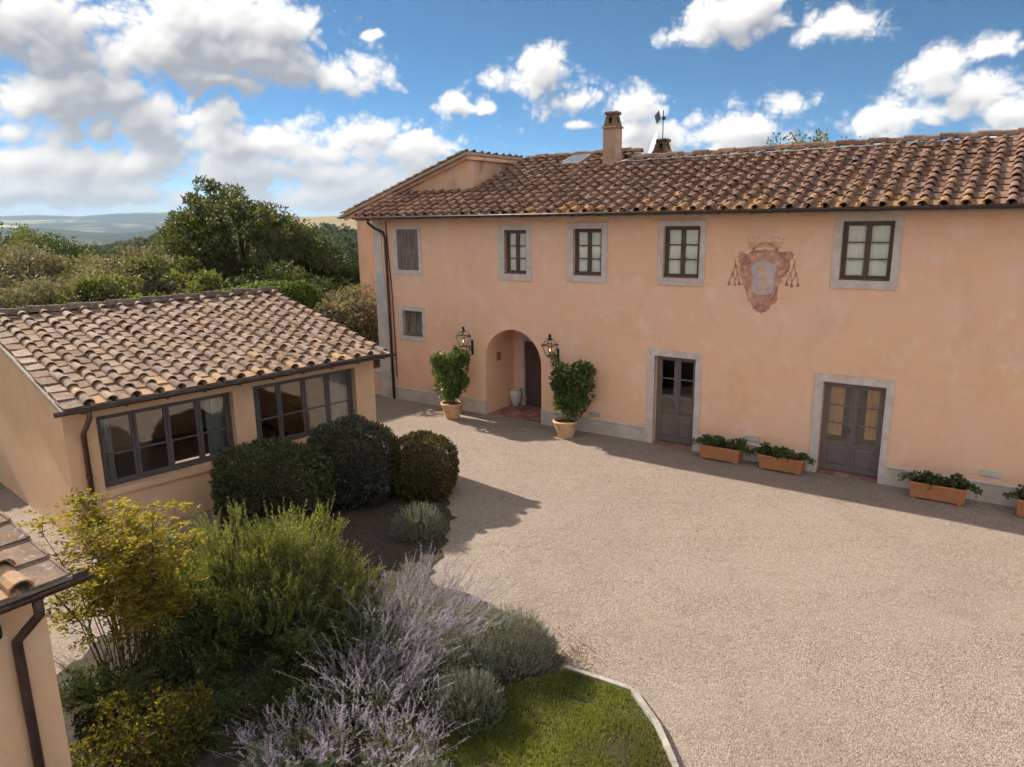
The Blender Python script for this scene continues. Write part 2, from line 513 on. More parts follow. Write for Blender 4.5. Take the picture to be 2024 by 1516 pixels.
pm('wood_blind', (.50, .27, .11), (.40, .21, .085), .7, 3, 5, .2, 40, stretch=(14, 14, .7))
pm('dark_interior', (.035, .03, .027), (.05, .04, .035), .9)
pm('room_floor', (.36, .26, .17), (.30, .21, .14), .6, 3, 4)
pm('bark', (.075, .058, .045), (.12, .095, .075), .95, 7, 6, .7, 30, stretch=(3, 3, .6))
pm('stem_brown', (.11, .07, .045), (.15, .10, .065), .9, 8, 4)
pm('zinc', (.42, .43, .44), (.50, .51, .52), .4, 4, 4, metal=.6)
pm('white_plastic', (.72, .72, .72), (.66, .66, .65), .5, 3)
pm('edging_stone', (.27, .24, .215), (.40, .36, .325), .9, 6, 6, .35, 60, rv=.25)
pm('chimney_plaster', (.40, .26, .18), (.50, .34, .24), .92, 3, 6, .3, 40)
pm('lichen_brick', (.13, .085, .06), (.24, .15, .07), .9, 9, 6, .4, 40)
pm('mortar', (.33, .27, .22), (.40, .33, .27), .95, 6, 5, .4, 40)
tile_mat('main_tile', [(.15, .08, .058), (.205, .11, .078), (.26, .15, .105), (.165, .10, .078), (.32, .20, .145), (.12, .075, .06)], .62, .14)
for e_, n_ in (('main', [(.22, .12, .08), (.30, .18, .10), (.34, .21, .13)]), ('shed', [(.40, .27, .19), (.44, .31, .22), (.36, .25, .18)])): tile_mat(e_ + '_tile_eave', n_, 1.0, .3)
tile_mat('shed_tile', [(.21, .13, .095), (.28, .18, .13), (.36, .25, .185), (.24, .155, .12), (.40, .29, .22), (.17, .12, .10)], .42, .3)
tile_mat('ridge_tile_grey', [(.13, .10, .085), (.17, .125, .105), (.20, .15, .125)], .15, .05)
glass_mat('window_glass', 1.5)
glass_mat('lantern_glass', 1.25)
pm('dark_panel', (.10, .11, .12), (.14, .15, .16), .5, 5)
glass_mat('shed_glass', 2.0)
glass_mat('door_glass', 1.7)

leaf_mat('oak_leaf', [(.045, .060, .022), (.07, .086, .03), (.10, .112, .036), (.06, .074, .034), (.15, .145, .06)], .6, .3, .22)
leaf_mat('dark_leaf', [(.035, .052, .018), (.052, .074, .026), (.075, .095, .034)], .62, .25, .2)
leaf_mat('mid_leaf', [(.065, .09, .028), (.095, .115, .036), (.125, .135, .045), (.145, .135, .055)], .62, .35, .2)
leaf_mat('yellow_leaf', [(.14, .13, .03), (.20, .165, .03), (.11, .12, .035)], .62, .4, .2)
leaf_mat('grey_leaf', [(.135, .13, .08), (.175, .165, .11), (.215, .19, .135), (.13, .11, .075)], .62, .3, .2)
leaf_mat('ivy_leaf', [(.07, .12, .028), (.10, .155, .035), (.13, .18, .045), (.06, .09, .025)], .62, .4, .2)
leaf_mat('box_leaf', [(.035, .045, .017), (.06, .068, .026), (.10, .10, .042), (.028, .034, .015)], .5, .22, .4)
leaf_mat('box_leaf_purple', [(.045, .046, .026), (.08, .075, .05), (.032, .036, .018), (.14, .125, .10)], .45, .18, .5)
leaf_mat('box_leaf_bronze', [(.04, .05, .018), (.06, .062, .022), (.13, .09, .025), (.05, .058, .02), (.22, .14, .035), (.075, .08, .026)], .5, .3, .35)
leaf_mat('rosemary_leaf', [(.075, .10, .026), (.125, .15, .038), (.18, .205, .055), (.24, .25, .085)], .55, .4, .3)
leaf_mat('nandina_leaf', [(.16, .17, .03), (.25, .24, .035), (.33, .28, .04), (.10, .12, .03), (.36, .20, .04), (.20, .22, .05)], .6, .5, .2)
leaf_mat('gold_leaf', [(.05, .065, .02), (.14, .12, .02), (.04, .05, .018), (.28, .20, .02), (.06, .075, .02), (.09, .10, .025)], .6, .4, .2)
leaf_mat('silver_leaf', [(.17, .19, .16), (.22, .24, .20), (.27, .28, .24)], .65, .2, .3)
leaf_mat('sage_leaf', [(.15, .17, .11), (.20, .22, .14), (.25, .26, .17)], .6, .3, .3)
leaf_mat('sage_flower', [(.32, .27, .36), (.41, .355, .43), (.49, .43, .48), (.35, .31, .34)], .7, .35, .2, (1.1, 1.0, 1.2))
leaf_mat('citrus_leaf', [(.045, .075, .018), (.07, .11, .024), (.11, .16, .035), (.17, .22, .05)], .35, .3, .6)
leaf_mat('trough_leaf', [(.07, .105, .03), (.10, .14, .04), (.05, .07, .024)], .45, .3)
leaf_mat('white_petal', [(.75, .75, .70), (.8, .8, .76)], .6, .3, .2, (1, 1, 1))
leaf_mat('grass_blade', [(.15, .185, .035), (.21, .24, .05), (.12, .155, .03), (.27, .26, .08)], .6, .4, .2)
leaf_mat('dry_leaf', [(.22, .13, .06), (.16, .09, .045), (.30, .19, .10)], .7, .2, .2)
leaf_mat('far_leaf', [(.05, .07, .028), (.07, .09, .034), (.09, .10, .04)], .7, .2, .2)


def lit_bulb():
    mt, nt, b = new_mat('warm_bulb'); b.inputs['Base Color'].default_value = (.9, .7, .4, 1)
    n = noise(nt, coords(nt), 3)
    b.inputs['Emission Color'].default_value = (1, .62, .25, 1); b.inputs['Emission Strength'].default_value = 1.2
    return mt


lit_bulb()


def gravel_mat():
    mt, nt, b = new_mat('gravel')
    co = world_coords(nt)
    vz = nt.nodes.new('ShaderNodeTexVoronoi'); vz.inputs['Scale'].default_value = 62; link(nt, co, vz.inputs['Vector'])
    h1 = nt.nodes.new('ShaderNodeSeparateColor'); link(nt, vz.outputs['Color'], h1.inputs[0])
    rp = nt.nodes.new('ShaderNodeValToRGB'); link(nt, h1.outputs[0], rp.inputs[0])
    cols = [(.215, .168, .136), (.30, .24, .197), (.36, .29, .243), (.415, .34, .288), (.52, .44, .38)]
    el = rp.color_ramp.elements
    for i, cc in enumerate(cols):
        e = el[i] if i < 2 else el.new(i / 4)
        e.position = i / 4; e.color = (*cc, 1)
    big = ramp(nt, noise(nt, co, .45, 5, .6, .5), .3, .7)
    c = mix_rgb(nt, fmath(nt, 'MULTIPLY', big, .32), rp.outputs[0], (.32, .255, .21))
    med = ramp(nt, noise(nt, vmath(nt, 'MULTIPLY', co, (.75, 1.25, 0)), 2.2, 6, .75, .8), .52, .72)
    c = mix_rgb(nt, fmath(nt, 'MULTIPLY', med, .45), c, (.24, .18, .135))
    rot = nt.nodes.new('ShaderNodeMapping'); rot.inputs['Rotation'].default_value = (0, 0, math.radians(35)); rot.inputs['Scale'].default_value = (.16, 1.0, 0); link(nt, co, rot.inputs['Vector'])
    lane = ramp(nt, noise(nt, rot.outputs[0], .95, 3, .5, .6), .47, .60)
    c = mix_rgb(nt, fmath(nt, 'MULTIPLY', lane, .18), c, (.43, .36, .315))
    fine = ramp(nt, noise(nt, co, 5.5, 6, .75), .60, .74)
    c = mix_rgb(nt, fmath(nt, 'MULTIPLY', fine, .5), c, (.20, .15, .115))
    edge = ramp(nt, vz.outputs['Distance'], .0, .55, 1.0, .62)
    cc = nt.nodes.new('ShaderNodeCombineColor'); [link(nt, edge, cc.inputs[i]) for i in range(3)]
    c = mix_rgb(nt, .6, c, cc.outputs[0], 'MULTIPLY')
    link(nt, c, b.inputs['Base Color']); b.inputs['Roughness'].default_value = .95; b.inputs['Specular IOR Level'].default_value = .15
    h = fmath(nt, 'SUBTRACT', 1.0, vz.outputs['Distance'])
    h = fmath(nt, 'ADD', h, fmath(nt, 'MULTIPLY', noise(nt, co, 3.5, 5, .6), 1.6))
    bump(nt, b, h, .72, .012)
    return mt


gravel_mat()
pm('pebble', (.43, .355, .305), (.37, .30, .255), .9, 30, 3, rv=.7)


def terrain_mat():
    mt, nt, b = new_mat('terrain_cover')
    co = world_coords(nt)
    wood = ramp(nt, noise(nt, vmath(nt, 'MULTIPLY', co, (1, 1, 0)), .0011, 5, .6, .6), .36, .50)
    fld = nt.nodes.new('ShaderNodeTexVoronoi'); fld.inputs['Scale'].default_value = .0042; link(nt, vmath(nt, 'MULTIPLY', co, (1, .55, 0)), fld.inputs['Vector'])
    sc = nt.nodes.new('ShaderNodeSeparateColor'); link(nt, fld.outputs['Color'], sc.inputs[0])
    fc = mix_rgb(nt, ramp(nt, sc.outputs[0], .2, .8), (.07, .10, .035), (.62, .54, .32))
    tree_ = mix_rgb(nt, ramp(nt, noise(nt, co, .05, 5, .7), .35, .65), (.010, .018, .009), (.04, .056, .022))
    c = mix_rgb(nt, wood, fc, tree_)
    near = ramp(nt, noise(nt, co, .4, 5, .6), .3, .7)
    link(nt, mix_rgb(nt, fmath(nt, 'MULTIPLY', near, .3), c, (.05, .06, .025)), b.inputs['Base Color'])
    b.inputs['Roughness'].default_value = 1.0; b.inputs['Specular IOR Level'].default_value = .05
    return mt


terrain_mat()
pm('dry_field', (.30, .22, .12), (.24, .18, .09), .95, .02, 5)

# ============================================================ ground and terrain
def terrain_h(x, y):
    x = np.asarray(x, float); y = np.asarray(y, float)
    r = np.hypot(x, y - 14)
    h = -0.055 * np.clip(r - 27, 0, 1e9)
    h = -62 * (1 - np.exp(h / 62))
    h = h + sstep(80, 500, r) * (vnoise(x / 170, y / 170, 1) - .5) * 14
    h = h + sstep(600, 1800, r) * (vnoise(x / 620, y / 620, 2) - .5) * 52
    far = sstep(3200, 7600, r)
    h = h + far * (84 + 80 * vnoise(x / 1500, y / 1500, 3) + 40 * vnoise(x / 500, y / 500, 5))
    for hx, hy, ha, hr in ((-640, 1250, 34, 260), (-1150, 1500, 40, 320), (-900, 2300, 62, 420), (-1750, 2500, 55, 500), (-500, 1900, 30, 300)):      # wooded ridges in the valley
        h = h + ha * np.exp(-(((x - hx) / hr) ** 2 + ((y - hy) / (hr * .5)) ** 2))
    # field hill seen between the oak and the house
    bx, by = -150.0, 640.0
    h = h + 37 * np.exp(-(((x - bx) / 150) ** 2 + ((y - by) / 170) ** 2))
    return h - 0.03


radii = np.concatenate([[0.0], np.linspace(4, 60, 24), np.geomspace(66, 9000, 110)])
na = 220
ang = np.linspace(0, 2 * math.pi, na, endpoint=False)
TX = radii[:, None] * np.sin(ang)[None]; TY = 14 + radii[:, None] * np.cos(ang)[None]
TZ = terrain_h(TX, TY)
V = np.stack([TX, TY, TZ], -1).reshape(-1, 3)
idx = np.arange(len(radii) * na).reshape(len(radii), na)
a_ = idx[:-1]; b_ = idx[1:]
Fq = np.stack([a_, b_, np.roll(b_, -1, 1), np.roll(a_, -1, 1)], -1).reshape(-1, 4)
Fq = Fq[na:]   # drop degenerate centre quads
V0 = V.copy()
me = np_mesh('terrain', V, Fq)
terrain = tag(put('terrain', me, MATS['terrain_cover']), kind='structure'); me.shade_smooth()

# gravel courtyard: one gently uneven sheet
gx = np.linspace(-12, 22, 120); gy = np.linspace(-6, 30, 130)
GX, GY = np.meshgrid(gx, gy, indexing='ij')
GZ = 0.0 + .012 * (vnoise(GX / .8, GY / .8, 4) - .5) + .03 * (vnoise(GX / 2.7, GY / 2.7, 9) - .5) * sstep(0, 3, np.abs(GY - 30))
ii = np.arange(GX.size).reshape(GX.shape)
Fg = np.stack([ii[:-1, :-1], ii[1:, :-1], ii[1:, 1:], ii[:-1, 1:]], -1).reshape(-1, 4)
me = np_mesh('gravel_courtyard', np.stack([GX, GY, GZ], -1).reshape(-1, 3), Fg); me.shade_smooth()
gravel = tag(put('gravel_courtyard', me, MATS['gravel']), kind='structure')

# loose stones lying on the gravel, nearest the camera
def pebbles(n, x0, x1, y0, y1, smin, smax, seed):
    r = np.random.default_rng(seed)
    x = r.uniform(x0, x1, n); y = y0 + (y1 - y0) * r.uniform(0, 1, n) ** 1.9 if seed == 1 else r.uniform(y0, y1, n)
    k_ = r.uniform(0, 1, n) < sstep(.25, .6, vnoise(x / .7, y / .7, 33)) * .8 + .2; x, y = x[k_], y[k_]; n = len(x)
    s = r.uniform(smin, smax, n)
    z = np.full(n, .004)
    base = np.array([[1, 0, 0], [0, 1, 0], [-1, 0, 0], [0, -1, 0], [0, 0, 1], [0, 0, -.4]], float)
    a = r.uniform(0, 6.28, n); ca, sa = np.cos(a), np.sin(a)
    sc = np.stack([s * r.uniform(.7, 1.2, n), s * r.uniform(.6, 1.0, n), s * r.uniform(.35, .7, n)], -1)
    v = base[None] * sc[:, None] + r.normal(size=(n, 6, 3)) * s[:, None, None] * .13
    X = v[..., 0] * ca[:, None] - v[..., 1] * sa[:, None] + x[:, None]; Y = v[..., 0] * sa[:, None] + v[..., 1] * ca[:, None] + y[:, None]
    Vv = np.stack([X, Y, v[..., 2] + z[:, None]], -1).reshape(-1, 3)
    f = np.array([[0, 1, 4], [1, 2, 4], [2, 3, 4], [3, 0, 4], [1, 0, 5], [2, 1, 5], [3, 2, 5], [0, 3, 5]])
    return Vv, (f[None] + 6 * np.arange(n)[:, None, None]).reshape(-1, 3)


Va, Fa = pebbles(90000, 0.0, 9.5, 5.4, 16.5, .004, .010, 1)
Vb, Fb = pebbles(15000, -2.0, 12.5, 9.5, 18.5, .005, .011, 2)
st = tag(put('loose_gravel', np_mesh('loose_gravel', np.concatenate([Va, Vb]), np.concatenate([Fa, Fb + len(Va)])), MATS['pebble']),
         'loose pale pinkish pebbles scattered over the courtyard', 'gravel', kind='stuff')

# planting bed (dark mulch) and lawn
def sheet(name, poly, z, mat, parent=None):
    n = len(poly); o = MB().add([(p[0], p[1], z) for p in poly], [tuple(range(n))]).build(name, mat, parent); return o


def ragged(poly, amp=.10, step=.16, seed=2):
    r = random.Random(seed); out = []
    for i in range(len(poly)):
        a = np.array(poly[i]); b = np.array(poly[(i + 1) % len(poly)]); n = max(1, int(np.linalg.norm(b - a) / step))
        for k in range(n): p = a + (b - a) * k / n; out.append((p[0] + r.uniform(-amp, amp), p[1] + r.uniform(-amp, amp)))
    return out


bed = tag(sheet('planting_bed', ragged([(-6.6, 5.2), (-1.2, 5.2), (-.7, 6.6), (.2, 7.9), (.66, 8.72), (.55, 9.6), (-.5, 10.6), (-1.5, 11.4), (-1.3, 12.6), (-1.25, 13.9), (-1.6, 15.6),
                                (-2.3, 16.3), (-3.1, 16.6), (-6.9, 12.6), (-6.0, 10.6), (-6.3, 8.0)]), .020, MATS['soil']), kind='structure')
lawn_poly = [(.673, 8.70), (1.46, 8.21), (1.66, 7.55), (1.72, 6.9), (1.72, 5.0), (-1.6, 5.0), (-1.5, 6.4), (-.7, 7.6), (-.1, 8.4)]
lawn = tag(sheet('lawn', lawn_poly, .026, MATS['soil']), kind='structure')


def in_poly(x, y, poly):
    c = np.zeros(len(x), bool); n = len(poly); j = n - 1
    for i in range(n):
        xi, yi = poly[i]; xj, yj = poly[j]
        c ^= ((yi > y) != (yj > y)) & (x < (xj - xi) * (y - yi) / (yj - yi + 1e-12) + xi); j = i
    return c


n = 95000
x = rng.uniform(-1.6, 1.75, n); y = rng.uniform(5.2, 8.75, n); k = in_poly(x, y, lawn_poly); x, y = x[k], y[k]; n = len(x)
D = unit(np.stack([rng.normal(0, .55, n), rng.normal(0, .55, n), np.ones(n)], -1))
keep = rng.uniform(0, 1, n) < .55 + .6 * sstep(.2, .45, vnoise(x / .28, y / .28, 15)); x, y, D = x[keep], y[keep], D[keep]; n = len(x)
hgt = rng.uniform(.025, .07, n) * (.5 + 1.0 * vnoise(x / .3, y / .3, 12))
grass = tag(leaf_obj('grass', leaves(np.stack([x, y, np.full(n, .024)], -1), D, hgt, .007), MATS['grass_blade'], None),
            'short green mown grass inside the stone edging', 'grass', kind='stuff')

# lawn edging of separate stones
path = [(.673, 8.743), (1.508, 8.239), (1.70, 7.567), (1.763, 6.938), (1.775, 5.4)]
edg = empty('lawn_edging', (1.5, 8.2, 0), 0, 'thin pale stone edging strip along the lawn and gravel', 'edging')
for i in range(len(path) - 1):
    a = np.array(path[i]); b = np.array(path[i + 1]); L = np.linalg.norm(b - a); t = (b - a) / L
    k = max(1, round(L / .5))
    for j in range(k):
        p = a + t * L * j / k; q_ = a + t * L * (j + 1) / k - t * .006; nn_ = np.array([-t[1], t[0]]) * .038
        j1 = random.uniform(-.004, .004); zt = .075 + random.uniform(-.004, .004)
        lo = [(*(p - nn_), -.02), (*(q_ - nn_), -.02), (*(q_ + nn_), -.02), (*(p + nn_), -.02)]
        hi = [(*(p - nn_ * .9 + j1), zt), (*(q_ - nn_ * .9 + j1), zt), (*(q_ + nn_ * .9 + j1), zt), (*(p + nn_ * .9 + j1), zt)]
        o = fix_normals(MB().hexa(lo, hi).build('edging_stone', MATS['edging_stone'], edg)); o.location = (-1.5, -8.2, 0)

# ============================================================ roof tiles
def cover_mesh(name, seed, r0=.108, r1=.086, L=.47, t=.016, seg=6):
    r = random.Random(seed); b = MB(); rings = []
    for y, rad in ((0, r0), (L, r1)):
        outer = [(rad * math.cos(math.pi * k / seg) * (1 + r.uniform(-.03, .03)), y + r.uniform(-.006, .006), rad * .92 * math.sin(math.pi * k / seg) * (1 + r.uniform(-.03, .03))) for k in range(seg + 1)]
        inner = [(p[0] * (1 - t / rad), p[1], p[2] - t if 0 < k < seg else p[2]) for k, p in enumerate(outer)][::-1]
        rings.append(outer + inner)
    b.rings(rings, True, False)
    n = 2 * (seg + 1)
    for base in (0, n):
        for k in range(seg):
            q = (base + k, base + k + 1, base + n - 2 - k, base + n - 1 - k); b.f.append(q if base == 0 else q[::-1])
    return b


def flat_mesh(name, seed, w=.345, L=.45, t=.022, lip=.032):
    r = random.Random(seed); h = w / 2
    prof = [(-h, 0), (-h, lip), (-h + .025, lip), (-h + .032, t), (h - .032, t), (h - .025, lip), (h, lip), (h, 0)]
    rings = []
    for y, s in ((0, 1.0), (L, .94)):
        rings.append([(p[0] * s, y + r.uniform(-.004, .004), p[1] + r.uniform(-.002, .002)) for p in prof])
    return MB().rings([x[::-1] for x in rings])


def ridge_mesh(seed, L=.46, w=.15, h=.105, t=.02):
    r = random.Random(seed)
    prof = [(-w, -.03), (-w * .72, h * .62), (-w * .30, h), (w * .30, h), (w * .72, h * .62), (w, -.03), (w * .8, -.03), (w * .25, h - t * 1.3), (-w * .25, h - t * 1.3), (-w * .8, -.03)]
    rings = [[(y + r.uniform(-.004, .004), p[0] * s, p[1] * s) for p in prof] for y, s in ((0, 1.0), (L, .90))]
    return MB().rings(rings)


def variants(fn, mat, n=4):
    out = []
    for i in range(n):
        b = fn(i); me = b.mesh(mat + '_piece'); me.materials.append(MATS[mat]); out.append(me)
    return out


import bmesh
def fix_mesh(me):
    bm = bmesh.new(); bm.from_mesh(me); bmesh.ops.recalc_face_normals(bm, faces=bm.faces); bm.to_mesh(me); bm.free()


COVER = {}; FLAT = {}; RIDGE = {}
for mt_ in ('main_tile', 'shed_tile', 'main_tile_eave', 'shed_tile_eave'):
    sm = mt_.startswith('main')
    COVER[mt_] = variants(lambda i: cover_mesh('c', i, *((.098, .078) if sm else (.108, .086))), mt_); FLAT[mt_] = variants(lambda i: flat_mesh('f', i, .305 if sm else .345), mt_)
    RIDGE[mt_] = variants(lambda i: ridge_mesh(i), 'ridge_tile_grey' if mt_ == 'shed_tile' else mt_)
    for l in (COVER, FLAT, RIDGE):
        for me in l[mt_]: fix_mesh(me)


def place_set(name, items, parent, Mw, cap=300, stuff_name=None):
    """items: list of (mesh, Matrix local to parent); nearest `cap` become objects, the rest one part"""
    eye = Vector((0, 0, EYE))
    items = sorted(items, key=lambda it: ((Mw @ it[1]).translation - eye).length)
    for me, M in items[:cap]:
        o = bpy.data.objects.new(name, me); COL.objects.link(o); o.parent = parent; o.matrix_basis = M
    rest = items[cap:]
    if rest:
        Vs, Fs, n = [], [], 0
        cache = {}
        for me, M in rest:
            if me.name not in cache:
                v = np.empty(len(me.vertices) * 3); me.vertices.foreach_get('co', v); cache[me.name] = (v.reshape(-1, 3), [tuple(p.vertices) for p in me.polygons])
            v, fs = cache[me.name]
            A = np.array(M)
            Vs.append(v @ A[:3, :3].T + A[:3, 3]); Fs += [tuple(i + n for i in f) for f in fs]; n += len(v)
        me2 = bpy.data.meshes.new(stuff_name); me2.from_pydata(np.concatenate(Vs).tolist(), [], Fs); me2.update()
        o = put(stuff_name, me2, MATS[rest[0][0].materials[0].name.replace('_eave', '')], parent); o['kind'] = 'stuff'
    return len(items)


def lay_tiles(parent, Mw, B, xs, run_fn, tan, mat, pitch=.42, row=.395, skip=None, cap=300, seed=3, lift=.0, lead=False):
    """B: frame with x along the eave, y horizontal up-slope.  xs: cover columns.  run_fn(x): horizontal run at that x"""
    r = random.Random(seed); sl = math.atan(tan); cs = math.cos(sl)
    cov, fl = [], []
    for ci, x in enumerate(xs):
        nrow = int(run_fn(x) / cs / row) + 1
        wob = r.uniform(-.012, .012)
        for k in range(nrow):
            for kind in (0, 1):
                xx = x + (pitch / 2 if kind else 0)
                if kind and ci == len(xs) - 1: continue
                if lead and ci == 0 and kind == 0: continue
                y = k * row * cs
                if y > run_fn(xx) - .12: continue
                if skip and skip(xx, y): continue
                tilt = .075 if kind == 0 else .055
                M = B @ Matrix.Translation((xx + wob + r.uniform(-.012, .012), y + r.gauss(0, .018) * (k > 0), y * tan + (.058 if kind == 0 else .024) + lift + r.uniform(0, .008)))
                M = M @ Matrix.Rotation(sl - tilt + r.uniform(-.02, .02), 4, 'X') @ Matrix.Rotation(r.gauss(0, .04), 4, 'Z') @ Matrix.Rotation(r.uniform(-.05, .05), 4, 'Y')
                eave = mat + '_eave' if r.random() < (.55, .15, .05)[min(k, 2)] and k < 4 else mat
                (fl if kind else cov).append(((FLAT if kind else COVER)[eave][r.randrange(4)], M))
    place_set('cover_tile', cov, parent, Mw, cap, 'far_cover_tiles')
    place_set('flat_tile', fl, parent, Mw, cap, 'far_flat_tiles')


def lay_ridge(parent, Mw, B, x0, x1, mat, pitch=.40, seed=5):
    r = random.Random(seed); it = []; x = x0; k = 0
    while x < x1:
        up = .028 if k % 2 else 0.0
        M = B @ Matrix.Translation((x, r.uniform(-.01, .01), up + r.uniform(0, .01))) @ Matrix.Rotation(r.uniform(-.03, .03), 4, 'Z') @ Matrix.Rotation(r.uniform(-.03, .03), 4, 'Y')
        it.append((RIDGE[mat][r.randrange(4)], M)); x += pitch + r.uniform(-.02, .02); k += 1
    place_set('ridge_tile', it, parent, Mw)


def slab(b, x0, x1, ya, za, yb, zb, t):
    """sloping slab, top face from (ya,za) to (yb,zb)"""
    b.hexa([(x0, ya, za - t), (x1, ya, za - t), (x1, yb, zb - t), (x0, yb, zb - t)], [(x0, ya, za), (x1, ya, za), (x1, yb, zb), (x0, yb, zb)])
    return b


def half_gutter(b, pts, r=.075, t=.006, n=7):
    """open half-round gutter along a straight run"""
    a = np.array(pts[0], float); c = np.array(pts[1], float); d = c - a; d /= np.linalg.norm(d); s = np.cross(d, [0, 0, 1.])
    rings = []
    for p in (a, c):
        out_ = [p + s * r * math.cos(math.pi + math.pi * k / n) + np.array([0, 0, r * math.sin(math.pi + math.pi * k / n)]) for k in range(n + 1)]
        in_ = [p + s * (r - t) * math.cos(math.pi + math.pi * k / n) + np.array([0, 0, (r - t) * math.sin(math.pi + math.pi * k / n)]) for k in range(n + 1)][::-1]
        rings.append(out_ + in_)
    return b.rings(rings, True, True)


def wall_with_holes(x0, x1, z0, z1, holes, t=.34, arch=None):
    """vertical wall in the xz plane, front at y=0; holes (xa,xb,za,zb) get reveals"""
    b = MB()
    hs = list(holes)
    if arch: hs.append((arch[0], arch[1], z0, arch[3]))
    xs = sorted({x0, x1, *[h[0] for h in hs], *[h[1] for h in hs]}); zs = sorted({z0, z1, *[h[2] for h in hs], *[h[3] for h in hs]})
    xs2 = [xs[0]]
    for x in xs[1:]: xs2.append(x)
    for i in range(len(xs2) - 1):
        for j in range(len(zs) - 1):
            cx = (xs2[i] + xs2[i + 1]) / 2; cz = (zs[j] + zs[j + 1]) / 2
            if any(h[0] < cx < h[1] and h[2] < cz < h[3] for h in hs): continue
            xa, xb, za, zb = xs2[i], xs2[i + 1], zs[j], zs[j + 1]
            b.add([(xa, 0, za), (xb, 0, za), (xb, 0, zb), (xa, 0, zb)], [(0, 1, 2, 3)])
            b.add([(xa, t, za), (xb, t, za), (xb, t, zb), (xa, t, zb)], [(3, 2, 1, 0)])
    for (xa, xb, za, zb) in holes:
        b.add([(xa, 0, za), (xa, t, za), (xa, t, zb), (xa, 0, zb)], [(0, 3, 2, 1)])
        b.add([(xb, 0, za), (xb, t, za), (xb, t, zb), (xb, 0, zb)], [(0, 1, 2, 3)])
        b.add([(xa, 0, zb), (xb, 0, zb), (xb, t, zb), (xa, t, zb)], [(0, 3, 2, 1)])
        if za > z0: b.add([(xa, 0, za), (xb, 0, za), (xb, t, za), (xa, t, za)], [(0, 1, 2, 3)])
    if arch:
        xa, xb, spring, top = arch; cx = (xa + xb) / 2; rx = (xb - xa) / 2; rz = top - spring; n = 20
        cur = [(cx - rx * math.cos(math.pi * k / n), spring + rz * math.sin(math.pi * k / n)) for k in range(n + 1)]
        for k in range(n):
            (ax, az), (bx, bz) = cur[k], cur[k + 1]
            b.add([(ax, 0, az), (bx, 0, bz), (bx, 0, top), (ax, 0, top)], [(0, 1, 2, 3)])
            b.add([(ax, t, az), (bx, t, bz), (bx, t, top), (ax, t, top)], [(3, 2, 1, 0)])
            b.add([(ax, 0, az), (bx, 0, bz), (bx, t, bz), (ax, t, az)], [(0, 3, 2, 1)])
        for x, s in ((xa, 0), (xb, 1)):
            b.add([(x, 0, z0), (x, t, z0), (x, t, spring), (x, 0, spring)], [(0, 1, 2, 3) if s else (0, 3, 2, 1)])
    b.add([(x0, 0, z0), (x0, t, z0), (x0, t, z1), (x0, 0, z1)], [(0, 3, 2, 1)])
    b.add([(x1, 0, z0), (x1, t, z0), (x1, t, z1), (x1, 0, z1)], [(0, 1, 2, 3)])
    b.add([(x0, 0, z1), (x1, 0, z1), (x1, t, z1), (x0, t, z1)], [(0, 1, 2, 3)])
    return b


def surround(b, o, i, y0=-.03, y1=.06, bottom=True):
    """stone frame between outer rect o and inner rect i (xa,xb,za,zb), mitred"""
    ox0, ox1, oz0, oz1 = o; ix0, ix1, iz0, iz1 = i
    A = [(ox0, oz0), (ox1, oz0), (ox1, oz1), (ox0, oz1)]; B = [(ix0, iz0), (ix1, iz0), (ix1, iz1), (ix0, iz1)]
    for k in range(4):
        if k == 0 and not bottom: continue
        l = (k + 1) % 4
        b.prism([A[k], A[l], B[l], B[k]], y0, y1)
    return b


def curtain_mesh(x0, x1, z0, z1, y, amp=.018, waves=9, seed=0):
    b = MB(); n = waves * 6; r = random.Random(seed); ph = r.uniform(0, 6)
    V_, F_ = [], []
    for k in range(n + 1):
        xx = x0 + (x1 - x0) * k / n; yy = y + amp * math.sin(ph + k / n * waves * 6.28) + amp * .4 * math.sin(ph * 2 + k / n * waves * 2.9)
        V_ += [(xx, yy, z0), (xx, yy * .5 + y * .5, z1)]
    for k in range(n): F_.append((2 * k, 2 * k + 2, 2 * k + 3, 2 * k + 1))
    b.add(V_, F_); return b


def sash(house_part, x0, x1, z0, z1, y, rows, paint, glass, st=.055, mun=.028, cols=1, name='sash'):
    """one casement: stiles, rails and glazing bars, with each pane a sub-part of the window"""
    b = MB(); d = .045
    b.box(x0, x0 + st, y, y + d, z0, z1); b.box(x1 - st, x1, y, y + d, z0, z1)
    b.box(x0 + st, x1 - st, y, y + d, z0, z0 + st); b.box(x0 + st, x1 - st, y, y + d, z1 - st, z1)
    hz = rows if hasattr(rows, '__len__') else [i / rows for i in range(1, rows)]
    gz = [z0 + st] + [z0 + st + (z1 - z0 - 2 * st) * f for f in hz] + [z1 - st]
    for zz in gz[1:-1]: b.box(x0 + st, x1 - st, y + .004, y + d - .004, zz - mun / 2, zz + mun / 2)
    o = b.build(name, MATS[paint], house_part)
    for i in range(len(gz) - 1):
        MB().box(x0 + st - .004, x1 - st + .004, y + .018, y + .024, gz[i] + (mun / 2 - .004 if i else -.004), gz[i + 1] - (mun / 2 - .004 if i < len(gz) - 2 else -.004)).build('pane', MATS[glass], house_part)
    return o


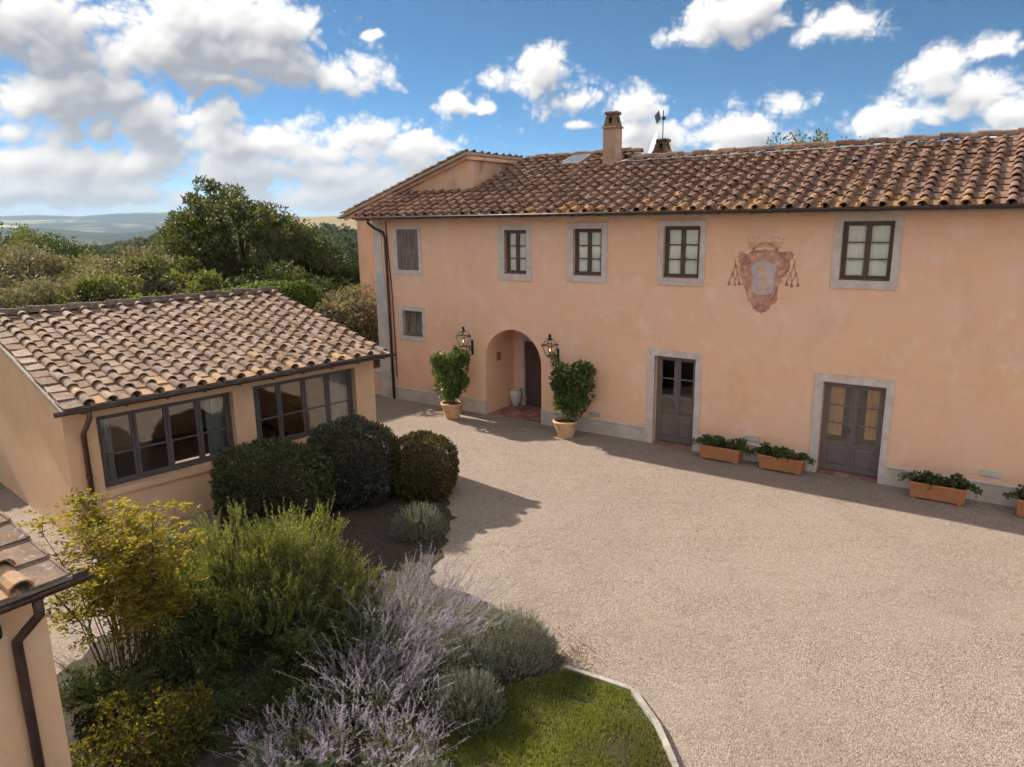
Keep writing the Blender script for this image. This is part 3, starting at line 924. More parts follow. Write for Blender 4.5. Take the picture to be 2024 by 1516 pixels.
def casement(house, o, i, rows=3, rev=.09, cur=True, paint='brown_paint', seed=0, name='window'):
    """window thing-part: casing mesh with surround, two sashes, panes, sill board and curtain as sub-parts"""
    ix0, ix1, iz0, iz1 = i
    b = MB(); f = .045
    b.box(ix0, ix0 + f, rev, rev + .07, iz0, iz1); b.box(ix1 - f, ix1, rev, rev + .07, iz0, iz1); b.box(ix0 + f, ix1 - f, rev, rev + .07, iz1 - f, iz1); b.box(ix0 + f, ix1 - f, rev - .02, rev + .07, iz0, iz0 + f)
    w = b.build(name, MATS[paint], house)
    surround(MB(), o, i).build('stone_surround', MATS['grey_stone'], w)
    cx = (ix0 + ix1) / 2
    sash(w, ix0 + f, cx - .002, iz0 + f, iz1 - f, rev + .012, rows, paint, 'window_glass')
    sash(w, cx + .002, ix1 - f, iz0 + f, iz1 - f, rev + .012, rows, paint, 'window_glass')
    MB().box(ix0 + .001, ix1 - .001, .062, rev - .021, iz0, iz0 + .03).build('sill_tile', MATS['floor_brick'], w)
    if cur: curtain_mesh(ix0 + f, ix1 - f, iz0 + f, iz1 - f, rev + .072, .007, 7, seed).build('curtain', MATS['curtain_cloth'], w, True)
    return w


# ============================================================ the farmhouse
H_RZ = math.atan(K_FAC)
house = empty('farmhouse', tuple(P0), H_RZ, 'long two-storey peach stucco farmhouse with brown tiled roof and painted crest', 'house')
MH = Matrix.Translation(Vector(P0)) @ Matrix.Rotation(H_RZ, 4, 'Z')
TAN = .37; ZE = 6.15; DE = -.45                      # eave height and overhang
def roof_z(d): return ZE + TAN * (d - DE)


WIN = {  # outer rect, inner rect
    'w1': ((-.42, .75, 4.27, 5.86), (-.20, .585, 4.46, 5.73)),
    'w2': ((1.96, 3.21, 4.31, 5.91), (2.15, 3.04, 4.49, 5.76)),
    'w3': ((4.68, 5.93, 4.33, 5.95), (4.82, 5.79, 4.51, 5.81)),
    'w4': ((8.90, 10.26, 4.42, 6.06), (9.06, 10.10, 4.60, 5.89)),
    'w5': ((-4.62, -3.44, 2.14, 3.27), (-4.44, -3.57, 2.27, 3.12)),
}
D1 = ((4.50, 5.98, 0, 2.62), (4.68, 5.82, 0, 2.45)); D2 = ((8.74, 10.42, 0, 2.42), (8.93, 10.26, 0, 2.24))
BL = ((-4.75, -3.50, 4.31, 5.88), (-4.55, -3.62, 4.46, 5.77))
ARCH = (-1.0, 1.07, 1.76, 2.79)
XR = 14.6
holes = [WIN[k][1] for k in WIN] + [D1[1], D2[1]]
wallb = wall_with_holes(-5.58, XR, -.3, 6.24, holes, .34, ARCH)
wall = wallb.build('facade_wall', MATS['facade_stucco'], house)
# remaining outer walls (end, rear and right), floor inside
MB().box(-5.58, -5.26, .34, 7.6, -.3, 6.2).box(XR - .3, XR, .34, 7.6, -.3, 6.2).box(-5.26, XR - .3, 7.3, 7.6, -.3, 6.2).build('outer_wall', MATS['facade_stucco'], house)
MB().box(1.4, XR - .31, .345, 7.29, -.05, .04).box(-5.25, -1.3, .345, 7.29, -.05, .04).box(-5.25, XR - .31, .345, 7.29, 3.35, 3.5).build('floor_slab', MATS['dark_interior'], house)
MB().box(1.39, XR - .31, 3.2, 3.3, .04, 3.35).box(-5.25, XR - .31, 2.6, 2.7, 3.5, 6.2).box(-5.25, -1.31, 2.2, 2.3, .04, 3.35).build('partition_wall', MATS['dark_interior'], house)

# plinth with moulded top, left out at doors and arch
pl_runs = [(-4.95, ARCH[0]), (ARCH[1], D1[0][0]), (D1[0][1], D2[0][0]), (D2[0][1], XR)]
for a, b2 in pl_runs:
    MB().rings([[(x, -.032, -.2), (x, -.032, .37), (x, -.040, .385), (x, -.046, .41), (x, -.036, .435), (x, -.012, .445), (x, .02, .445), (x, .02, -.2)][::-1] for x in (a, b2)]).build('plinth', MATS['plinth_stone'], house)
for a, b2, z in ((-3.43, -3.05, .55), (2.70, 3.05, .56), (7.2, 7.56, .585), (12.2, 12.57, .63)):
    v = MB().box(a, b2, -.035, .01, z - .055, z + .055).build('wall_vent', MATS['zinc'], house)
    for k in range(4): MB().box(a + .012, b2 - .012, -.040, -.034, z - .04 + k * .024, z - .03 + k * .024).build('slat', MATS['white_plastic'], v)

# stone corner band (wider towards the ground)
q1 = MB().prism([(-5.62, -.2), (-4.93, -.2), (-5.0, .9), (-5.24, 4.5), (-5.30, 6.2), (-5.62, 6.2)], -.028, .03).build('corner_quoin', MATS['pale_quoin'], house)

# windows
for k_, nm in enumerate(('w1', 'w2', 'w3', 'w4')): casement(house, *WIN[nm], rows=3, seed=k_)
w5 = casement(house, *WIN['w5'], rows=2, paint='old_wood', cur=False)
curtain_mesh(-4.40, -3.6, 2.3, 3.1, .27, .004, 5, 9).build('inner_shutter', MATS['blue_curtain'], w5)
# blind window: closed plank shutters set flush
bw = MB().box(BL[1][0], BL[1][1], -.004, .03, BL[1][2], BL[1][3]).build('blind_window', MATS['old_wood'], house)
surround(MB(), *BL, -.028, .03).build('stone_surround', MATS['grey_stone'], bw)
np_ = 6; wdt = (BL[1][1] - BL[1][0] - .02) / np_
for k in range(np_):
    MB().box(BL[1][0] + .01 + k * wdt + .004, BL[1][0] + .01 + (k + 1) * wdt - .004, -.018, -.003, BL[1][2] + .01, BL[1][3] - .01).build('shutter_plank', MATS['old_wood'], bw)

# glazed doors
def double_door(o, i, rows, panel_top, rev, blind, seed):
    ix0, ix1, _, iz1 = i
    b = MB(); f = .05
    b.box(ix0, ix0 + f, rev, rev + .09, .06, iz1); b.box(ix1 - f, ix1, rev, rev + .09, .06, iz1); b.box(ix0 + f, ix1 - f, rev, rev + .09, iz1 - f, iz1)
    dr = b.build('door', MATS['taupe_paint'], house)
    surround(MB(), (o[0], o[1], -.1, o[3]), (i[0], i[1], -.1, i[3]), -.034, .06, False).build('stone_surround', MATS['grey_stone'], dr)
    n = 7; w_ = (ix1 - ix0 - .02) / n
    for k in range(n): MB().box(ix0 + .01 + k * w_ + .004, ix0 + .01 + (k + 1) * w_ - .004, -.02, rev - .002, -.05, .055).build('threshold_brick', MATS['floor_brick'], dr)
    cx = (ix0 + ix1) / 2
    for (xa, xb) in ((ix0 + f, cx - .002), (cx + .002, ix1 - f)):
        st = .085; y = rev + .015
        lf = MB(); z0 = .065; z1 = iz1 - f
        lf.box(xa, xa + st, y, y + .05, z0, z1); lf.box(xb - st, xb, y, y + .05, z0, z1)
        lf.box(xa + st, xb - st, y, y + .05, z0, z0 + .13); lf.box(xa + st, xb - st, y, y + .05, panel_top, panel_top + .1); lf.box(xa + st, xb - st, y, y + .05, z1 - st, z1)
        gz = [panel_top + .1] + [panel_top + .1 + (z1 - st - panel_top - .1) * r_ / rows for r_ in range(1, rows)] + [z1 - st]
        for zz in gz[1:-1]: lf.box(xa + st, xb - st, y + .006, y + .044, zz - .016, zz + .016)
        lf.box(xa + st, xb - st, y + .02, y + .035, z0 + .13, panel_top)
        lf.build('door_leaf', MATS['taupe_paint'], dr)
        fix_normals(MB().hexa([(xa + st + .03, y + .019, z0 + .16), (xb - st - .03, y + .019, z0 + .16), (xb - st - .03, y + .019, panel_top - .03), (xa + st + .03, y + .019, panel_top - .03)],
                              [(xa + st + .06, y + .004, z0 + .19), (xb - st - .06, y + .004, z0 + .19), (xb - st - .06, y + .004, panel_top - .06), (xa + st + .06, y + .004, panel_top - .06)]).build('door_panel', MATS['taupe_paint'], dr))
        for q in range(rows):
            MB().box(xa + st - .004, xb - st + .004, y + .022, y + .028, gz[q] + (.012 if q else -.004), gz[q + 1] - (.012 if q < rows - 1 else -.004)).build('pane', MATS['door_glass'], dr)
    MB().box(cx - .03, cx + .03, rev - .004, rev + .016, .07, iz1 - f).build('cover_strip', MATS['taupe_paint'], dr)
    hd = MB().box(cx - .06, cx - .035, rev + .006, rev + .016, 1.0, 1.16).tube([(cx - .047, rev + .01, 1.1), (cx - .047, rev - .045, 1.1), (cx - .16, rev - .045, 1.1)], .011, 8)
    hd.build('handle', MATS['dark_iron'], dr)
    for (xa, xb) in blind:
        curtain_mesh(xa, xb, .9, iz1 - .04, rev + .16, .012, 5, seed).build('hanging_blind', MATS['wood_blind'], dr, True)
    return dr


double_door(D1[0], D1[1], 3, .72, .17, [(5.66, 5.80)], 3)
double_door(D2[0], D2[1], 3, .70, .14, [(9.0, 9.36), (9.84, 10.2)], 4)

# arched porch: inner walls, vault, door and tiled floor
pd = 1.55
b = MB()
b.box(ARCH[0] - .24, ARCH[0], .34, pd, -.1, 2.9)                        # left side
b.box(ARCH[1] + .0, ARCH[1] + .3, .34, pd, -.1, 2.9)                    # right side
b.box(ARCH[0] - .24, -.72, pd, pd + .2, -.1, 3.2); b.box(-.72, ARCH[1] + .3, pd, pd + .2, 2.3, 3.2)
b.build('porch_wall', MATS['facade_stucco'], house)
MB().box(ARCH[0] - .24, ARCH[1] + .3, .345, pd + .2, 2.901, 3.1).build('porch_ceiling', MATS['facade_stucco'], house)
pdoor = MB().box(-.58, ARCH[1], pd + .07, pd + .12, .03, 2.18).build('porch_door', MATS['brown_paint'], house)
MB().box(-.72, -.58, pd - .03, pd + .13, .02, 2.3).box(-.58, ARCH[1], pd - .03, pd + .13, 2.18, 2.3).build('door_jamb', MATS['grey_stone'], pdoor)
for k in range(2):
    for l in range(3): MB().box(-.48 + k * .78, .16 + k * .78, pd + .055, pd + .069, .2 + l * .66, .74 + l * .66).build('door_panel', MATS['brown_paint'], pdoor)
MB().box(ARCH[1] - .22, ARCH[1] - .06, pd + .05, pd + .054, 1.1, 2.0).build('pane', MATS['window_glass'], pdoor)
MB().box(ARCH[0] - .0, ARCH[0] + .018, .57, .80, 1.64, 1.90).build('wall_plaque', MATS['terracotta'], house)
MB().box(ARCH[0], ARCH[1], .0, pd + .05, -.08, .012).build('porch_floor', MATS['mortar'], house)
pf = house.children[-1] if house.children else None
nx, ny = 7, 7
for ix in range(nx):
    for iy in range(ny):
        xa = ARCH[0] + .01 + ix * (ARCH[1] - ARCH[0] - .02) / nx; xb = ARCH[0] + .01 + (ix + 1) * (ARCH[1] - ARCH[0] - .02) / nx
        ya = .005 + iy * (pd + .02) / ny; yb = .005 + (iy + 1) * (pd + .02) / ny
        MB().box(xa + .005, xb - .005, ya + .005, yb - .005, .0, .022 + random.uniform(-.003, .003)).build('floor_tile', MATS['floor_brick'], house)
# little switch plate on the wall by the arch
MB().box(-.98, -.86, -.018, .002, 2.33, 2.37).build('junction_plate', MATS['white_plastic'], house)

# gutter, brackets, downpipe, conduit
g = half_gutter(MB(), [(-6.05, DE - .05, ZE + .03), (XR, DE - .05, ZE + .03)], .08).build('gutter', MATS['copper_brown'], house, True)
for k in range(26):
    s = -5.6 + k * .8
    if s > XR: break
    MB().box(s - .012, s + .012, DE - .138, DE + .08, ZE - .062, ZE - .045).build('bracket', MATS['copper_brown'], g)
dp = MB().tube([(-5.36, DE - .05, ZE - .05), (-5.36, DE - .05, ZE - .16), (-5.30, -.30, ZE - .32), (-5.10, -.09, ZE - .48), (-5.02, -.085, ZE - .66), (-4.98, -.085, 3), (-4.96, -.085, .02)], .047, 10).build('downpipe', MATS['copper_brown'], house, True)
for z in (1.0, 2.6, 4.2): MB().lathe([(.052, -.02), (.056, -.02), (.056, .02), (.052, .02)], 10, (-4.985, -.085, z)).build('pipe_clip', MATS['copper_brown'], dp)
MB().tube([(-5.02, -.03, 6.05), (-4.86, -.03, 3.5), (-4.82, -.03, .78)], .018, 6).build('conduit', MATS['rust_pipe'], house)
MB().box(-4.87, -4.76, -.03, .0, .66, .78).build('junction_box', MATS['white_plastic'], house)

# eaves soffit and rafters tails
MB().hexa([(-6.0, DE + .02, ZE - .035), (XR, DE + .02, ZE - .035), (XR, .0, roof_z(0) - .055), (-6.0, .0, roof_z(0) - .055)],
          [(-6.0, DE + .02, ZE - .012), (XR, DE + .02, ZE - .012), (XR, .0, roof_z(0) - .03), (-6.0, .0, roof_z(0) - .03)]).build('soffit', MATS['mortar'], house)

# main roof deck
SPL = 1.9; RD, RD2 = 4.0, 4.8; RB = -2.87
rb = MB()
slab(rb, -5.98, RB, DE, ZE, 1.74, roof_z(1.74), .10)
slab(rb, RB, SPL, DE, ZE, RD2, roof_z(RD2), .10)
slab(rb, SPL, XR, DE, ZE, RD, roof_z(RD), .10)
slab(rb, SPL, XR, 8.3, roof_z(RD) - .37 * 4.3, RD, roof_z(RD), .10)
slab(rb, RB, SPL - .02, 9.1, roof_z(RD2) - .37 * 4.3, RD2, roof_z(RD2), .10)
roof = fix_normals(rb.build('roof', MATS['mortar'], house))
cols = [-5.88 + .375 * i for i in range(int((XR + 5.88) / .375))]
def run_main(x):
    if x < RB - .0: return 1.74 - DE - .02
    return (RD2 if x < SPL - .1 else RD) - DE
def skip_main(x, y):
    d = y + DE
    if .95 < x < 1.80 and 3.35 < d < 4.05: return True
    if -.62 < x < .18 and 3.75 < d < 4.62: return True
    return False
Bm = Matrix.Translation((0, DE - .03, ZE))
lay_tiles(roof, MH, Bm, cols, run_main, TAN, 'main_tile', pitch=.375, row=.385, skip=skip_main, cap=300)
lay_ridge(roof, MH, Matrix.Translation((0, RD, roof_z(RD) + .055)), SPL + .05, XR, 'main_tile')
lay_ridge(roof, MH, Matrix.Translation((0, RD2, roof_z(RD2) + .055)), RB + .3, SPL - .1, 'main_tile', seed=8)
# small gable end of the higher left part, behind the lower ridge
MB().prism([(0, 0)] * 0 + [(RD - .02, roof_z(RD) - .3), (RD2, roof_z(RD2) - .10), (RD2 + 1.6, roof_z(RD2) - .10 - .6), (RD2 + 1.6, roof_z(RD2) - 1.4), (RD - .02, roof_z(RD) - 1.0)], 0, .25)
gb = MB().prism([(RD - .02, roof_z(RD) - .12), (RD2, roof_z(RD2) - .12), (RD2 + 1.6, roof_z(RD2) - .12 - .6), (RD2 + 1.6, roof_z(RD2) - 1.4), (RD - .02, roof_z(RD) - 1.0)], -.25, 0)
gb.v = [(SPL - .08 + p[1], p[0], p[2]) for p in gb.v]
fix_normals(gb.build('small_gable', MATS['upper_stucco'], house))
# cable clipped below the ridge
MB().tube([(x_, RD - .55 + .05 * math.sin(x_ * 1.3), roof_z(RD - .55) + .165 + .01 * math.sin(x_ * 7)) for x_ in np.linspace(1.3, 9.5, 30)], .011, 5).build('roof_cable', MATS['white_plastic'], house)
# skylight
sk = MB().hexa([(-.60, 3.8, roof_z(3.8) + .02), (.14, 3.8, roof_z(3.8) + .02), (.14, 4.6, roof_z(4.6) + .02), (-.60, 4.6, roof_z(4.6) + .02)],
               [(-.60, 3.8, roof_z(3.8) + .13), (.14, 3.8, roof_z(3.8) + .13), (.14, 4.6, roof_z(4.6) + .13), (-.60, 4.6, roof_z(4.6) + .13)]).build('skylight', MATS['zinc'], house)
sg, nt_, b_ = new_mat('skylight_glass'); b_.inputs['Base Color'].default_value = (.35, .40, .45, 1); b_.inputs['Roughness'].default_value = .03; b_.inputs['Metallic'].default_value = .9
MB().hexa([(-.54, 3.86, roof_z(3.86) + .128), (.08, 3.86, roof_z(3.86) + .128), (.08, 4.54, roof_z(4.54) + .128), (-.54, 4.54, roof_z(4.54) + .128)],
          [(-.54, 3.86, roof_z(3.86) + .137), (.08, 3.86, roof_z(3.86) + .137), (.08, 4.54, roof_z(4.54) + .137), (-.54, 4.54, roof_z(4.54) + .137)]).build('pane', sg, sk)

# chimneys
def chimney(x, y, zb, zs, zt, w, name='chimney'):
    h = w / 2
    c = MB().box(x - h, x + h, y - h, y + h, zb, zs).build(name, MATS['chimney_plaster'], house)
    MB().hexa([(x - h - .05, y - h - .05, zs), (x + h + .05, y - h - .05, zs), (x + h + .05, y + h + .05, zs), (x - h - .05, y + h + .05, zs)],
              [(x - h - .02, y - h - .02, zs + .05), (x + h + .02, y - h - .02, zs + .05), (x + h + .02, y + h + .02, zs + .05), (x - h - .02, y + h + .02, zs + .05)]).build('ledge', MATS['lichen_brick'], c)
    k = h * .66; zt2 = zt - .10
    cap = MB()
    lo = [(x - h, y - h), (x + h, y - h), (x + h, y + h), (x - h, y + h)]; hi = [(x - k, y - k), (x + k, y - k), (x + k, y + k), (x - k, y + k)]
    for a in range(4):                       # four tapering corner plates with an opening between
        for side in (1, -1):
            p = np.array(lo[a]); q = np.array(hi[a]); n1_ = np.array(lo[(a + side) % 4]); n2_ = np.array(hi[(a + side) % 4])
            pi = p + (n1_ - p) * .33; qi = q + (n2_ - q) * .33
            cen = np.array([x, y]); s_ = .88
            L0 = [p, pi, cen + (pi - cen) * s_, cen + (p - cen) * s_]; L1 = [q, qi, cen + (qi - cen) * s_, cen + (q - cen) * s_]
            cap.hexa([(*v, zs + .05) for v in L0], [(*v, zt2) for v in L1])
    # upper and lower bands close the opening
    cap.hexa([(*(np.array([x, y]) + (np.array(v) - [x, y]) * .97), zs + .05) for v in lo], [(*(np.array([x, y]) + (np.array(v) - [x, y]) * .90), zs + .05 + (zt2 - zs) * .25) for v in lo])
    cap.hexa([(*(np.array([x, y]) + (np.array(v) - [x, y]) * 1.10), zs + .05 + (zt2 - zs) * .70) for v in hi], [(*v, zt2 - .001) for v in hi])
    fix_normals(cap.build('cap', MATS['lichen_brick'], c))
    for a in range(3):
        MB().tube([(x - k - .05, y - k + a * k, zt2 + .045), (x + k + .05, y - k + a * k, zt2 + .045)], .055, 8).build('cap_tile', MATS['main_tile'], c)
    return c


chimney(1.40, 3.68, 7.3, 8.78, 9.28, .44)
chimney(2.3, 5.5, 7.2, 8.10, 8.55, .46)

# upper block at the left end, mono-pitch roof falling to the left
BD = 1.75
def block_top(s): return 8.07 + .315 * (s - RB)
bw_ = MB().prism([(-8.2, -.8), (-5.59, -.8), (-5.59, 6.0), (RB, 6.3), (RB, block_top(RB)), (-8.2, block_top(-8.2))], BD, BD + .3)
bw_.build('block_wall', MATS['upper_stucco'], house)
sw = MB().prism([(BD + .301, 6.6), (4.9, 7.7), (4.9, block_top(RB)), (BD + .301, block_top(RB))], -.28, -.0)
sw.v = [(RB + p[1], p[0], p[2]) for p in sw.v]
fix_normals(sw.build('block_side_wall', MATS['shade_stained_stucco'], house))
MB().prism([(-8.2, -.8), (-7.9, -.8), (-7.9, block_top(-7.9) - .01), (-8.2, block_top(-8.2) - .01)], BD + .3, 8).build('block_end_wall', MATS['upper_stucco'], house)
MB().tube([(-5.85, BD - .03, 6.6), (-5.85, BD - .03, block_top(-5.85))], .02, 6).build('conduit', MATS['rust_pipe'], house)
MB().prism([(-6.35, -.2), (-5.63, -.2), (-5.63, .80), (-6.25, .80)], .10, BD - .01).build('low_buttress', MATS['facade_stucco'], house)
MB().box(-6.33, -5.631, .08, BD - .01, .80, .85).build('buttress_slab', MATS['grey_stone'], house)
MB().prism([(-8.24, -.8), (-7.35, -.8), (-7.55, 4.0), (-7.6, 6.3), (-8.24, 6.3)], BD - .03, BD - .005).build('corner_quoin', MATS['upper_stucco'], house)
ub = MB()
X0b = -8.85; X1b = RB + .13
ub.prism([(X0b, block_top(X0b)), (X1b, block_top(X1b)), (X1b, block_top(X1b) + .09), (X0b, block_top(X0b) + .09)], BD - .28, 4.95)
uroof = ub.build('upper_roof', MATS['mortar'], house)
MB().prism([(X0b + .05, block_top(X0b) - .10), (X1b - .03, block_top(X1b) - .10), (X1b - .03, block_top(X1b) - .005), (X0b + .05, block_top(X0b) - .005)], BD - .12, BD - .002).build('verge_moulding', MATS['upper_stucco'], house)
vm = MB().box(RB + .002, RB + .10, BD - .1, 4.9, block_top(RB) - .10, block_top(RB) + .02); vm.build('verge_moulding', MATS['upper_stucco'], house)
# tiles run down to the left: frame with x axis along +depth, y axis up-slope (+s)
Bu = Matrix(((0, 1, 0, X0b), (-1, 0, 0, 8.4), (0, 0, 1, block_top(X0b) + .10), (0, 0, 0, 1)))
Bu = Matrix.Translation((X0b, BD - .28 + .12, block_top(X0b) + .09)) @ Matrix(((0, 1, 0, 0), (1, 0, 0, 0), (0, 0, 1, 0), (0, 0, 0, 1)))
lay_tiles(uroof, MH, Bu, [.40 * i for i in range(9)], lambda x: X1b - X0b + .02, .315, 'main_tile', pitch=.40, cap=300, seed=21)
half_gutter(MB(), [(X0b - .06, BD - .32, block_top(X0b) + .03), (X0b - .06, 4.95, block_top(X0b) + .03)], .07).build('side_gutter', MATS['copper_brown'], house, True)

# rooftop antenna and dish (behind the ridge)
ant = MB().tube([(2.40, 5.25, 7.6), (2.40, 5.25, 9.40)], .016, 6).build('antenna_mast', MATS['dark_iron'], house)
pn = MB().prism([(2.15, 9.22), (2.29, 9.38), (2.37, 9.13), (2.24, 8.97)], 5.12, 5.15).build('antenna_panel', MATS['dark_panel'], ant)
MB().box(2.38, 2.46, 5.20, 5.30, 9.10, 9.20).build('mount_box', MATS['dark_iron'], ant)
dish = MB(); rings_ = []
for k in range(6):
    rr_ = .40 * k / 5 + .001; rings_.append([(rr_ * math.cos(6.2832 * j / 20), rr_ * math.sin(6.2832 * j / 20), .28 * rr_ * rr_) for j in range(20)])
dish.rings(rings_, True, False)
dsh = dish.build('satellite_dish', MATS['white_plastic'], house, True); dsh.location = (2.22, 5.0, 8.33)
dsh.rotation_euler = Vector((-.80, -.55, .30)).to_track_quat('Z', 'Y').to_euler()
MB().tube([(2.40, 5.25, 8.2), (2.24, 5.02, 8.32)], .02, 6).build('dish_arm', MATS['dark_iron'], dsh).matrix_parent_inverse = dsh.matrix_basis.inverted()

# ============================================================ painted crest on the facade
def cr(cx, cy):
    """crest drawing coordinates -> (s, z) on the facade"""
    d = RT * (1420 + cx / 8.422 - 1012) / F_PX - UPV * (450 + cy / 8.422 - 758) / F_PX + FW
    o = np.array([0, 0, EYE]); t = np.dot(P0 - o, BACK) / np.dot(d, BACK); p = o + t * d - P0
    return float(p @ U), float(p[2])


def fresco(name, c1, c2):
    mt, nt, b = new_mat(name); co = world_coords(nt)
    f = ramp(nt, noise(nt, co, 14, 6, .7), .3, .7); c = mix_rgb(nt, f, c1, c2)
    fd = ramp(nt, noise(nt, co, 5, 6, .7), .40, .75)
    c = mix_rgb(nt, fmath(nt, 'MULTIPLY', fd, .75), c, (.86, .53, .36))
    link(nt, c, b.inputs['Base Color']); b.inputs['Roughness'].default_value = .95; b.inputs['Specular IOR Level'].default_value = .1
    return mt


fresco('fresco_red', (.46, .225, .16), (.56, .30, .215)); fresco('fresco_dark', (.31, .135, .10), (.39, .19, .14)); fresco('fresco_blue', (.46, .42, .47), (.53, .47, .50))
fresco('fresco_gold', (.66, .39, .16), (.68, .43, .21)); fresco('fresco_white', (.55, .47, .43), (.48, .42, .40)); fresco('fresco_pale', (.60, .36, .25), (.56, .32, .21))


def painted(name, polys, mat, y, parent):
    b = MB()
    for i, p in enumerate(polys):
        pts = [cr(*q) for q in p]
        b.prism(pts[::-1] if True else pts, -y - .0006 * (i % 3), .001)
    return fix_normals(b.build(name, MATS[mat], parent))


def ribbon(pts, w):
    pts = np.array(pts, float); n = len(pts); L, R = [], []
    ww = w if hasattr(w, '__len__') else [w] * n
    for i in range(n):
        t = pts[min(i + 1, n - 1)] - pts[max(i - 1, 0)]; t = t / (np.linalg.norm(t) + 1e-9); nn = np.array([-t[1], t[0]])
        L.append(tuple(pts[i] + nn * ww[i] / 2)); R.append(tuple(pts[i] - nn * ww[i] / 2))
    return L, R


def ribbons(name, lst, mat, y, parent, joined=False):
    b = MB(); o = None
    for j, (pts, w) in enumerate(lst):
        L, R = ribbon(pts, w)
        for i in range(len(pts) - 1):
            q = [cr(*L[i]), cr(*L[i + 1]), cr(*R[i + 1]), cr(*R[i])]; b.prism(q, -y - .0004 * (j % 4), .001)
        if not joined: o = fix_normals(b.build(name, MATS[mat], parent)); b = MB()
    return fix_normals(b.build(name, MATS[mat], parent)) if joined else o


def arc(cx, cy, r0, a0, a1, r1=None, n=14):
    r1 = r0 if r1 is None else r1
    return [(cx + (r0 + (r1 - r0) * k / n) * math.cos(math.radians(a0 + (a1 - a0) * k / n)), cy + (r0 + (r1 - r0) * k / n) * math.sin(math.radians(a0 + (a1 - a0) * k / n))) for k in range(n + 1)]


def lobed(pts, amp=16, seed=1, sub=4):
    r = random.Random(seed); out = []; n = len(pts)
    for i in range(n):
        a = np.array(pts[i], float); b = np.array(pts[(i + 1) % n], float); t = b - a; L = np.linalg.norm(t); nn = np.array([-t[1], t[0]]) / L
        for k in range(sub):
            f = k / sub; out.append(tuple(a + t * f - nn * amp * math.sin(math.pi * f) * r.uniform(.3, 1.1)))
    return out


half_l = [(780, 352), (640, 372), (560, 425), (470, 440), (400, 380), (335, 400), (308, 480), (335, 560), (350, 680), (340, 780), (400, 880), (370, 950), (430, 1000), (450, 1100), (480, 1230), (545, 1290), (565, 1350), (635, 1400), (710, 1440)]
half_r = [(790, 1400), (860, 1360), (885, 1290), (960, 1260), (990, 1200), (995, 1050), (1015, 965), (1095, 905), (1060, 840), (1150, 780), (1180, 700), (1195, 560), (1240, 520), (1258, 440), (1190, 372), (1050, 400), (930, 365)]
crest = painted('painted_crest', [lobed(half_l + half_r, 22, 3)], 'fresco_red', .003, house)
shield = [(620, 582), (720, 552), (800, 552), (880, 592), (960, 612), (975, 700), (932, 800), (930, 900), (918, 990), (878, 1082), (790, 1120), (650, 1122), (582, 1062), (552, 982), (582, 920), (572, 800), (540, 700), (572, 620)]
painted('shield', [shield], 'fresco_blue', .007, crest)
painted('key', [[(738, 600), (776, 600), (772, 990), (734, 990)], [(690, 612), (740, 605), (738, 650), (700, 648)], [(650, 665), (735, 655), (735, 690), (660, 700)], [(645, 715), (735, 700), (735, 722), (660, 735)], [(662, 640), (690, 640), (690, 700), (662, 700)],
                [(715, 985), (795, 985), (780, 1085), (730, 1085)]], 'fresco_gold', .010, crest)
ribbons('key_scroll', [(arc(690, 980, 48, 190, 20), 18), (arc(810, 985, 48, 160, -20), 18), (arc(690, 1010, 30, 60, 200), 14), (arc(815, 1010, 30, -20, 130), 14)], 'fresco_pale', .012, crest)
sc = []
for r_ in (92, 62, 34): sc.append((arc(440, 535, r_, -200, 130, r_ - 14, 22), 17))
for r_ in (84, 56, 30): sc.append((arc(1100, 500, r_, -20, -330, r_ - 12, 22), 16))
sc += [(arc(780, 470, 210, 200, 340), 26), (arc(780, 500, 250, 205, 335), 18), ([(420, 640), (400, 700), (420, 760)], 20), ([(1165, 560), (1178, 640), (1160, 720), (1110, 755)], 26), ([(1090, 650), (1050, 700), (1000, 720)], 16), ([(1150, 800), (1060, 810), (990, 840)], 16),
       ([(360, 800), (440, 800), (520, 830)], 14), ([(450, 980), (480, 1060), (500, 1160), (560, 1230)], 24), ([(980, 980), (960, 1060), (930, 1150), (860, 1210)], 24), (arc(880, 1165, 44, 0, 300), 14), (arc(560, 1180, 40, 180, -120), 14)]
for k in range(7):
    a = math.radians(40 + k * 16.7); sc.append(([(715 + 40 * math.cos(a), 1230 + 40 * math.sin(a)), (715 + 175 * math.cos(a), 1230 + 185 * math.sin(a))], [9, 18]))
sc += [([(520, 430), (600, 400), (700, 395)], 30), ([(860, 395), (960, 420), (1060, 440)], 34), ([(330, 420), (380, 440), (400, 420)], 24), ([(1200, 400), (1240, 440), (1235, 500)], 22)]
ribbons('scroll', sc, 'fresco_dark', .006, crest)
hl = [(arc(440, 535, 78, -190, 100, 66, 18), 9), (arc(1100, 500, 70, -30, -300, 60, 18), 9), (arc(780, 485, 232, 205, 335), 9), ([(330, 620), (345, 720), (420, 820)], 9), ([(1140, 560), (1150, 640), (1120, 720)], 10), ([(680, 1160), (760, 1160), (760, 1210), (680, 1210), (680, 1160)], 20), ([(500, 1000), (520, 1100), (600, 1200)], 10), ([(950, 1000), (920, 1100), (840, 1180)], 10)]
ribbons('highlight', hl, 'fresco_pale', .0085, crest)
painted('crown', [lobed([(500, 350), (520, 285), (440, 250), (560, 240), (640, 225), (700, 250), (780, 235), (860, 250), (930, 225), (1010, 240), (1110, 250), (1040, 285), (1060, 345), (930, 340), (780, 320), (640, 340)], 8, 5)], 'fresco_gold', .0045, crest)
